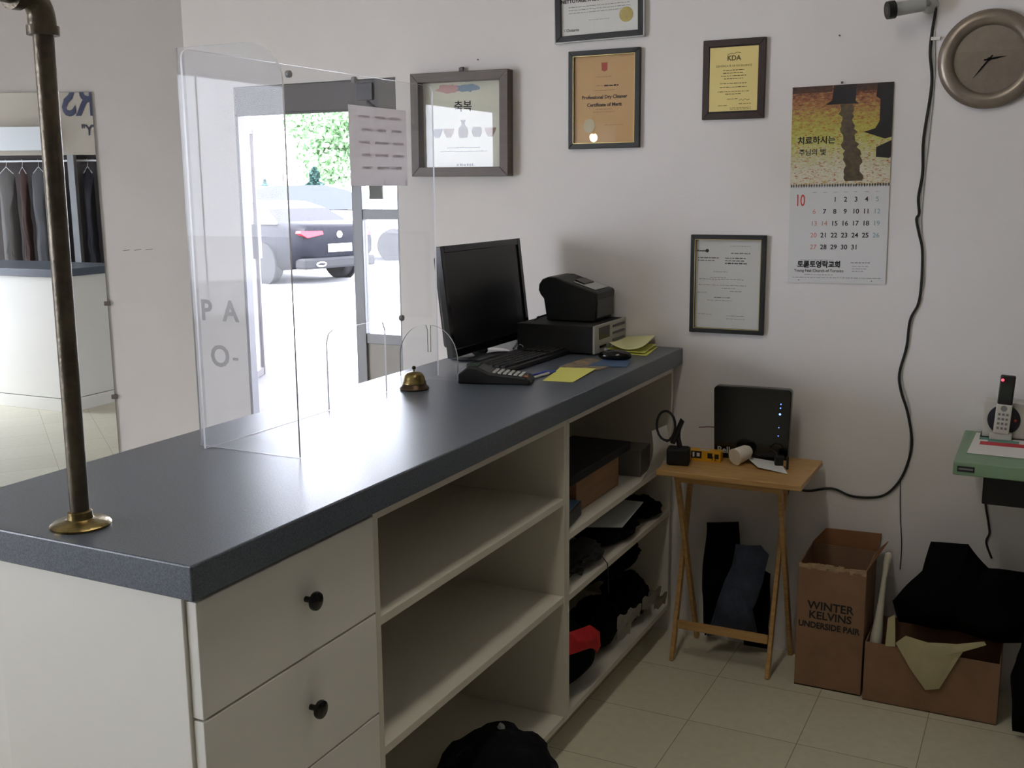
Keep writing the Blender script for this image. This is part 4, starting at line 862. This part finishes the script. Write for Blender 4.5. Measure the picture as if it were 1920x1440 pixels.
t.b.transform(Matrix.Translation((-.882, -.215, TZ + .028)) @ Matrix.Rotation(R(-28), 4, 'Z') @ Matrix.Rotation(R(-80), 4, 'X')); t.build('cup_wall', mat('cup_paper', (232, 226, 210), .7, noise_amt=.06, scale=30), pc, smooth=True)
t = B(); t.lathe([(0, -.0155), (.024, -.0155), (.024, -.0145), (0, -.0145)], (0, 0, .03), 24)
t.b.transform(Matrix.Translation((-.882, -.215, TZ + .028)) @ Matrix.Rotation(R(-28), 4, 'Z') @ Matrix.Rotation(R(-80), 4, 'X')); t.build('cup_bottom', mat('grey_cup_inside', (120, 114, 104), .8), pc)
paper([(-.80, -.235), (-.70, -.255), (-.745, -.15), (-.862, -.145)], 'folded white paper slip lying at the right of the small table', 'paper_slip', M_paper, z=TZ + .001, curl=lambda u, v: .008 * v + .006 * (1 - u))
ad_ = thing('plug_adapter', 'small black plug adapter with bent prongs on the paper slip', 'adapter', (-.735, -.20, TZ))
t = B(); t.obox((-.745, -.175, TZ + .006), .030, .026, .032, rz=R(20)).obox((-.712, -.205, TZ + .003), .008, .010, .045, rz=R(10), rx=R(10)); t.build('housing', M_black, ad_, bevel=.003)
t = B(); t.tube([(-.79, -.16, TZ + .045), (-.775, -.17, TZ + .056), (-.755, -.18, TZ + .050), (-.748, -.18, TZ + .036)], .0014, 6).tube([(-.745, -.17, TZ + .03), (-.725, -.19, TZ + .034), (-.712, -.205, TZ + .04)], .002, 6); t.build('wire', M_cable, ad_, smooth=True)
t = B(); t.obox((-.722, -.185, TZ + .008), .014, .004, .018, rz=R(15)); t.build('wood_tag', M_oak, ad_)
pa = thing('power_adapter', 'bulky black power adapter with looped cord at the left end of the small table', 'power adapter', (-1.05, -.28, TZ))
t = B(); t.obox((-1.055, -.275, TZ), .075, .055, .058, rz=R(12)); t.build('housing', M_matte, pa, bevel=.008)
t = B(); t.tube([(-1.10 + .034 * math.cos(a), -.28 + .012 * math.sin(a * .5), .835 + .050 * math.sin(a)) for a in [k * .35 - 1.4 for k in range(19)]], .0042, 8).tube([(-1.075, -.28, .78), (-1.045, -.27, .86), (-1.06, -.27, .80), (-1.05, -.275, .765)], .009, 8); t.build('cord', M_cable, pa, smooth=True)
cable('red_wire', [(-1.04, -.10, .80), (-1.0, -.09, .803), (-.96, -.085, .800), (-.93, -.085, .79)], .0018, 'thin dark red wire running into the left side of the router', m=mat('dark_red_wire', (90, 40, 36), .5))
cable('router_cable', [(-.735, -.03, TZ - .03), (-.74, -.04, .60), (-.755, -.06, .52), (-.745, -.05, .46), (-.748, -.05, .41), (-.735, -.05, .34)], .0042, 'black cable hanging below the small table behind its right leg')
# ------------------------------------------------------------------ under the table
jb = thing('jeans_bag', 'dark denim trousers hanging over the bar under the small table', 'trousers', (-.86, -.17, .1))
t = B(); t.pillow([(-.885, .42), (-.80, .43), (-.772, .40), (-.785, .30), (-.82, .20), (-.80, .115), (-.975, .075), (-.955, .16), (-.925, .26), (-.90, .34)], -.155, .036, .011, 4, fs=11); t.build('denim', mat('dark_denim', (58, 68, 86), .9, noise_amt=.3, scale=30, bump=.4, bscale=60), jb, smooth=True)
t = B(); t.pillow([(-1.015, .45), (-.90, .47), (-.89, .30), (-.93, .12), (-1.01, .03), (-1.025, .2)], -.066, .03, .01, 9); o = t.build('garment_bag', M_cloth, smooth=True); tag(o, 'black shape standing in for the shade at the left under the small table', 'cloth bundle')  # dark body put where only shade lies under the table
t = B(); t.pillow([(-.86, .33), (-.785, .30), (-.785, .025), (-.87, .025)], -.066, .03, .01, 11); o = t.build('cloth_bundle', M_cloth, smooth=True); tag(o, 'black cloth bundle behind the denim under the small table', 'cloth bundle')
# ------------------------------------------------------------------ tall carton
tc_ = thing('cardboard_box', 'tall open brown cardboard box with torn rim and black print beside the small table', 'box', (-.56, -.14, 0), R(-1))
X0, X1, Y0, Y1, H = -.655, -.445, -.243, -.02, .418
t = B(); th = .004
for a in ((X0, Y0, X1, Y0 + th), (X0, Y1 - th, X1, Y1), (X0, Y0 + th, X0 + th, Y1 - th), (X1 - th, Y0 + th, X1, Y1 - th)): t.box(a[0], a[1], 0, a[2], a[3], H)
t.box(X0, Y0, 0, X1, Y1, .004); t.build('walls', [M_card], tc_)
t = B()
t.sheet((X0, Y1 - .002, H), (X1, Y1 - .002, H), (X1 + .01, Y1 + .012, H + .055), (X0 + .04, Y1 + .012, H + .05), 6, th=.003).sheet((X1, Y0, H), (X1, Y1, H), (X1 + .035, Y1 - .01, H + .04), (X1 + .03, Y0 + .03, H + .05), 6, th=.003)
t.build('flap', M_cardin, tc_)
t = B(); rnd = random.Random(3); x = X0
while x < X1:
    l_ = rnd.uniform(.006, .02); t.box(x, Y0 - .002, H - rnd.uniform(.006, .016), min(x + l_, X1), Y0 + .004, H + rnd.uniform(-.001, .007)); x += l_
t.build('torn_rim', mat('torn_card_edge', (182, 156, 122), .95, noise_amt=.3, scale=40), tc_)
t = B(); t.text('WINTER', (-.55, Y0 - .0006, .270), .038, bold=.0008).text('KELVINS', (-.55, Y0 - .0006, .238), .036, bold=.0008).text('UNDERSIDE PAIR', (-.553, Y0 - .0006, .206), .028, bold=.0008, sx=.9)
t.build('printed_text', M_ink, tc_)
# ------------------------------------------------------------------ low carton with black clothes
lc = thing('cardboard_box', 'low wide brown cardboard box at the right, buried under black clothes', 'box', (-.24, -.15, 0), 0)
t = B(); X0, X1, Y0, Y1, H = -.436, -.045, -.262, -.02, .197
for a in ((X0, Y0, X1, Y0 + th), (X0, Y1 - th, X1, Y1), (X0, Y0 + th, X0 + th, Y1 - th), (X1 - th, Y0 + th, X1, Y1 - th)): t.box(a[0], a[1], 0, a[2], a[3], H)
t.box(X0, Y0, 0, X1, Y1, .004); t.build('walls', M_card, lc, bevel=.001)
t = B(); t.pillow([(-.35, .235), (-.375, .30), (-.315, .38), (-.285, .42), (-.268, .51), (-.166, .52), (-.10, .45), (.0, .46), (.05, .40), (.06, .235), (-.09, .225), (-.25, .225)], -.15, .105, .018, 21, fs=8); o = t.build('black_clothes_pile', M_cloth, smooth=True); o.name = 'clothes_pile'; tag(o, 'high heap of black clothes overflowing the low cardboard box', 'clothes')
t = B(); t.pillow([(.02, .42), (.12, .44), (.16, .2), (.15, .025), (.0, .025), (-.01, .2)], -.33, .055, .015, 25); o = t.build('clothes_pile', M_cloth, smooth=True); tag(o, 'black clothes hanging down to the floor at the right edge', 'clothes')
cb = B(); yy = -.277
cb.pillow([(-.345, .215), (-.315, .245), (-.25, .235), (-.17, .245), (-.095, .268), (-.088, .258), (-.15, .225), (-.185, .15), (-.21, .090), (-.25, .078), (-.30, .145)], yy, .006, .003, 31, fs=14)
cbo = cb.build('beige_cloth', mat('beige_cotton', (188, 178, 140), .9, noise_amt=.12, scale=12), smooth=True); tag(cbo, 'beige cloth hanging in a point over the front of the low cardboard box', 'cloth')
t = B(); t.sheet((-.375, -.266, .195), (-.345, -.27, .20), (-.352, -.262, .30), (-.372, -.262, .285), 6, th=.002); o = t.build('card_flap', M_card); o.parent = None
tag(o, 'pale folded corner of cloth beside the white shoehorn', 'cloth'); o.name = 'cloth_corner'; o.data.materials[0] = MATS['beige_cotton']
wr_ = B(); wr_.tube([(-.412, -.225, .155), (-.410, -.222, .175), (-.408, -.215, .205), (-.405, -.205, .26), (-.402, -.19, .33), (-.400, -.175, .385), (-.397, -.16, .43), (-.392, -.15, .455), (-.390, -.148, .462)], [.012, .0185, .018, .0125, .009, .0075, .011, .0125, .005], 18)
wo = wr_.build('shoehorn', mat('cream_plastic', (206, 202, 186), .4), smooth=True); tag(wo, 'long white club-shaped plastic stick leaning between the two cardboard boxes', 'stick')
# ------------------------------------------------------------------ green machine table
gt = thing('machine_table', 'pale green machine table at the right edge below the clock', 'table', (.2, -.22, 0))
GZ = .85
M_green = mat('pale_green_enamel', (128, 160, 130), .45, noise_amt=.08, scale=20)
t = B(); t.box(-.203, -.440, GZ - .038, .75, -.006, GZ); t.build('tabletop', M_green, gt, bevel=.003)
t = B(); t.box(-.192, -.4415, GZ - .027, -.147, -.440, GZ - .011, 0).box(-.188, -.4422, GZ - .021, -.151, -.4415, GZ - .0165, 1); t.build('maker_plate', [M_black, M_grey], gt)
t = B(); t.box(-.125, -.40, GZ - .125, .70, -.06, GZ - .038); t.build('motor_box', M_matte, gt, bevel=.004)
for x in (.32, .66):
    t = B(); t.box(x, -.34, .02, x + .03, -.30, GZ - .125).box(x, -.12, .02, x + .03, -.08, GZ - .125).box(x - .01, -.40, .0, x + .04, -.03, .025); t.build('leg', M_matte, gt, bevel=.003)
paper([(-.176, -.325), (.06, -.335), (.06, -.045), (-.168, -.035)], 'white sheet with teal print and a red stripe lying on the green table', 'printed_sheet', M_paper, z=GZ + .001, cat='sheet')
psh = bpy.data.objects['printed_sheet']
t = B(); t.box(-.150, -.20, GZ + .0018, .06, -.155, GZ + .0022, 0).box(-.155, -.13, GZ + .0018, -.075, -.06, GZ + .0022, 1).box(-.13, -.155, GZ + .0018, -.045, -.12, GZ + .0021, 1); t.build('coloured_print', [mat('red_stripe', (206, 50, 66), .5), mat('teal_print', (110, 160, 150), .6)], psh)
rd = thing('counter_radio', 'white box with large round black dial face standing on the green table', 'radio', (0, -.09, GZ))
t = B(); t.box(-.150, -.090, GZ + .003, .12, -.015, GZ + .112); t.build('case', mat('off_white_plastic', (206, 204, 196), .4), rd, bevel=.003)
t = B(); t.lathe([(0, 0), (.045, 0), (.046, .003), (0, .004)], (-.092, -.090, GZ + .060), 40, axis='Y'); t.build('dial', mat('dark_dial', (38, 36, 48), .3), rd, smooth=True)
t = B(); t.lathe([(0, 0), (.004, 0), (.004, .001), (0, .001)], (-.060, -.0942, GZ + .060), 12, axis='Y'); t.build('pointer', M_red, rd)
t = B()
for i in range(4): t.box(-.034, -.0915, GZ + .018 + i * .02, -.018, -.0905, GZ + .028 + i * .02)
t.build('side_print', mat('navy_letters', (30, 34, 62), .5), rd)
t = B(); t.box(-.155, -.095, GZ, .12, -.01, GZ + .004); t.build('base', M_black, rd)
ph = thing('cordless_phone', 'cordless phone handset with red light leaning on the white box', 'phone', (-.095, -.11, GZ))
t = B(); PM = Matrix.Translation((-.097, -.118, GZ + .022)) @ Matrix.Rotation(R(3), 4, 'Y') @ Matrix.Rotation(R(-4), 4, 'X')
def pb(box, nm, m, bev=.002):
    t = B(); t.box(*box); t.b.transform(PM); return t.build(nm, m, ph, bevel=bev)
pb((-.022, -.010, 0, .022, .012, .090), 'lower_body', mat('off_white_plastic', (206, 204, 196), .4), .004); pb((-.021, -.010, .090, .021, .012, .178), 'upper_body', M_black, .004)
pb((-.016, -.0112, .104, .016, -.010, .148), 'display', mat('phone_lcd', (52, 58, 52), .2), 0)
t = B()
for i in range(3):
    for j in range(4): t.box(-.014 + i * .011, -.0112, .014 + j * .014, -.007 + i * .011, -.010, .021 + j * .014)
t.b.transform(PM); t.build('keypad', M_grey, ph)
t = B(); t.lathe([(.006, 0), (.009, 0), (.009, .0015), (.006, .0015)], (0, -.010, .078), 18, axis='Y'); t.b.transform(PM); t.build('navigation_ring', M_grey, ph)
t = B(); t.lathe([(0, 0), (.0042, 0), (.003, .002), (0, .0025)], (-.014, -.0105, .163), 12, axis='Y'); t.b.transform(PM); t.build('red_light', mat('red_led', (255, 40, 50), .4, emit=2.5), ph)
t = B(); t.box(-.128, -.122, GZ + .002, -.066, -.096, GZ + .024); t.build('cradle', mat('off_white_plastic', (206, 204, 196), .4), ph, bevel=.003)
# ------------------------------------------------------------------ things in the crowded shelf cabinet
S1, S2, S3 = .658, .477, .120
wb = thing('wooden_box', 'long shallow wooden box on the upper shelf of the crowded cabinet', 'box', (-1.30, -.58, S1))
t = B(); t.box(-1.37, -.77, S1, -1.21, -.765 + .01, S1 + .105).box(-1.37, -.43, S1, -1.21, -.42, S1 + .105).box(-1.22, -.76, S1, -1.21, -.425, S1 + .105).box(-1.37, -.76, S1, -1.36, -.425, S1 + .105).box(-1.36, -.76, S1, -1.22, -.43, S1 + .006)
t.build('case', mat('reddish_wood', (150, 112, 78), .6, noise_amt=.25, scale=12, stretch=(1, .3, 3)), wb, bevel=.001)
t = B(); t.box(-1.40, -.86, S1 + .107, -1.19, -.36, S1 + .135); o = t.build('black_binder', M_matte, bevel=.004); o.name = 'ring_binder'; tag(o, 'flat black binder lying on the wooden box in the cabinet', 'binder')
tp = thing('label_holder', 'blue-topped black box at the front left of the upper shelf', 'box', (-1.222, -.855, S1))
t = B(); t.obox((-1.222, -.855, S1), .085, .15, .045, rz=R(8)); t.build('case', M_black, tp, bevel=.004)
t = B(); t.obox((-1.222, -.855, S1 + .045), .075, .14, .002, rz=R(8)); t.build('lid', mat('dusty_blue', (82, 122, 152), .5), tp)
sr = B(); sr.obox((-1.26, -.25, S1), .16, .12, .09, rz=R(4)); o = sr.build('grey_carton', mat('grey_carton', (104, 100, 94), .8), bevel=.002); o.name = 'carton'; tag(o, 'small grey carton at the far end of the upper shelf', 'box')
t = B(); t.sheet((-1.155, -.36, S1 + .002), (-1.150, -.20, S1 + .01), (-1.135, -.15, S1 + .15), (-1.15, -.26, S1 + .15), 8, th=.0015); 
for vv in t.b.verts: vv.co.x += .02 * math.sin((vv.co.z - S1) * 22)
o = t.build('plastic_sleeve', mat('white_plastic_film', (214, 214, 206), .3), smooth=True); tag(o, 'curled white plastic sleeve sticking out at the far end of the shelf', 'sleeve')
# middle shelf
dv = thing('hand_scanner', 'black cordless device lying on the middle shelf with a hanging wire', 'scanner', (-1.22, -.72, S2))
t = B(); t.lump((-1.225, -.72, S2 + .035), (.06, .12, .035), 8, .25, 4, 3, zmin=S2 + .001); t.build('body', M_matte, dv, smooth=True)
t = B(); t.tube([(-1.165, -.68, S2 + .03), (-1.15, -.665, S2 + .0), (-1.149, -.66, S2 - .05), (-1.150, -.655, S2 - .10)], .0016, 6).tube([(-1.2, -.82, S2 + .02), (-1.18, -.80, S2 + .004), (-1.19, -.76, S2 + .004), (-1.21, -.80, S2 + .004), (-1.2, -.86, S2 + .004)], .0016, 6); t.build('wire', M_cable, dv, smooth=True)
paper([(-1.30, -.56, 0), (-1.165, -.50, .0), (-1.165, -.30, .03), (-1.33, -.31, .03)], 'white paper sheet lying over black things on the middle shelf', 'paper_sheet', mat('dim_white_sheet', (190, 194, 196), .6), z=S2 + .065)
t = B(); t.lump((-1.25, -.42, S2 + .028), (.09, .16, .034), 12, .15, 4, 3, zmin=S2 + .001); o = t.build('pouch', M_cloth, smooth=True); tag(o, 'black pouch under the white paper sheet on the middle shelf', 'pouch')
t = B(); t.lump((-1.24, -.16, S2 + .03), (.08, .08, .038), 15, .3, 4, 3, zmin=S2 + .001); o = t.build('pouch', M_cloth, smooth=True); tag(o, 'black cloth pouch at the far end of the middle shelf', 'pouch')
# bottom shelf
rb = thing('sport_bag', 'black bag with red top panel on the bottom shelf', 'bag', (-1.25, -.78, S3))
t = B(); t.pillow([(-.94, S3 + .005), (-.74, S3 + .004), (-.66, S3 + .05), (-.64, S3 + .10), (-.67, S3 + .15), (-.76, S3 + .20), (-.94, S3 + .24)], 0, .10, .008, 41)
t.b.transform(Matrix.Translation((-1.255, 0, 0)) @ Matrix.Rotation(R(90), 4, 'Z')); t.build('body', M_cloth, rb, smooth=True)
t = B(); t.pillow([(-.94, S3 + .165), (-.80, S3 + .125), (-.70, S3 + .075), (-.665, S3 + .085), (-.675, S3 + .135), (-.77, S3 + .195), (-.94, S3 + .235)], 0, .02, .004, 43)
t.b.transform(Matrix.Translation((-1.168, 0, 0)) @ Matrix.Rotation(R(90), 4, 'Z') ); t.build('red_panel', mat('bright_red_fabric', (196, 26, 30), .8, noise_amt=.25, scale=30), rb, smooth=True, label='bright red fabric panel')
M_film = mat('shiny_clear_film', (120, 118, 112), .12, spec=1.)
for i, (y, x, r_, lab) in enumerate(((-.50, -1.26, (.08, .11, .082), 'black clothes in shiny wrap behind the red-topped bag'), (-.25, -1.25, (.085, .11, .085), 'black clothes in shiny wrap at the far end of the bottom shelf'))):
    wp = thing('wrapped_clothes', lab, 'wrapped clothes', (x, y, S3), 0, 'wrapped black clothes on the bottom shelf')
    t = B(); t.lump((x, y, S3 + r_[2] + .002), r_, 50 + i, .18, 4, 2.6)
    for vv in t.b.verts: vv.co.z = max(vv.co.z, S3 + .002)
    t.build('clothes', M_cloth, wp, smooth=True)
    t = B(); rnd = random.Random(i + 2)
    for k in range(3):
        a = Vector((x + .085 + rnd.uniform(0, .02), y - .06 + k * .05, S3 + .075 + rnd.uniform(0, .07))); t.sheet(a, a + Vector((.03, .05, .01)), a + Vector((.015, .075, -.045)), a + Vector((-.01, .02, -.055)), 5, th=.0008, curl=lambda u, v: .006 * math.sin(u * 9 + v * 7))
    t.build('film', M_film, wp, smooth=True)
t = B(); t.lump((-1.25, -.40, S3 + .272), (.08, .20, .038), 66, .25, 4, 2.6, zmin=S3 + .225); o = t.build('clothes_bundle', M_cloth, smooth=True); tag(o, 'black clothes bundle lying on top of the wrapped clothes', 'clothes')
# ------------------------------------------------------------------ black bag on the floor in front
fb = thing('floor_bag', 'black cloth bag with small white logo on the floor before the empty shelves', 'bag', (-1.17, -1.32, 0))
t = B(); t.lump((-1.19, -1.36, .10), (.155, .20, .135), 71, .14, 4, 2.4)
for vv in t.b.verts: vv.co.z = max(vv.co.z, .001)
t.build('body', mat('navy_black_cloth', (17, 17, 24), .9, noise_amt=.3, scale=12, bump=.4, bscale=40, spec=.2), fb, smooth=True)
t = B(); t.lump((-1.195, -1.30, .225), (.010, .007, .016), 73, .4, 3, 3); t.build('logo', M_lgrey, fb, smooth=True)
# ------------------------------------------------------------------ lamp at the back of the shop (its bulb mirrors in the picture glass)
lp = thing('pendant_lamp', 'small warm pendant bulb mirrored as a bright spot in the tan certificate', 'lamp', (-3.233, -4.31, 1.92))
t = B(); t.lump((-3.233, -4.31, 1.985), (.03, .03, .034), 1, 0, 3); t.build('bulb', mat('warm_bulb', (255, 226, 170), .4, emit=30), lp, smooth=True)
t = B(); t.cyl((-3.233, -4.31, 2.013), (-3.233, -4.31, 2.063), .02, seg=12).cyl((-3.233, -4.31, 2.063), (-3.233, -4.31, HC), .004, seg=8); t.build('cord', M_black, lp)

cl = thing('added_fill_light', 'added unseen fill light above the service counter', 'fill light', (-.85, -2.0, HC - .06))  # unseen fixture added to brighten floor, shelves and countertop
t = B(); t.box(-.97, -2.7, HC - .05, -.73, -1.3, HC); t.build('housing', M_lgrey, cl)
t = B(); t.box(-.95, -2.68, HC - .062, -.75, -1.32, HC - .0505); t.build('diffuser', mat('warm_fill_emitter', (255, 246, 232), .5, emit=3.4), cl)
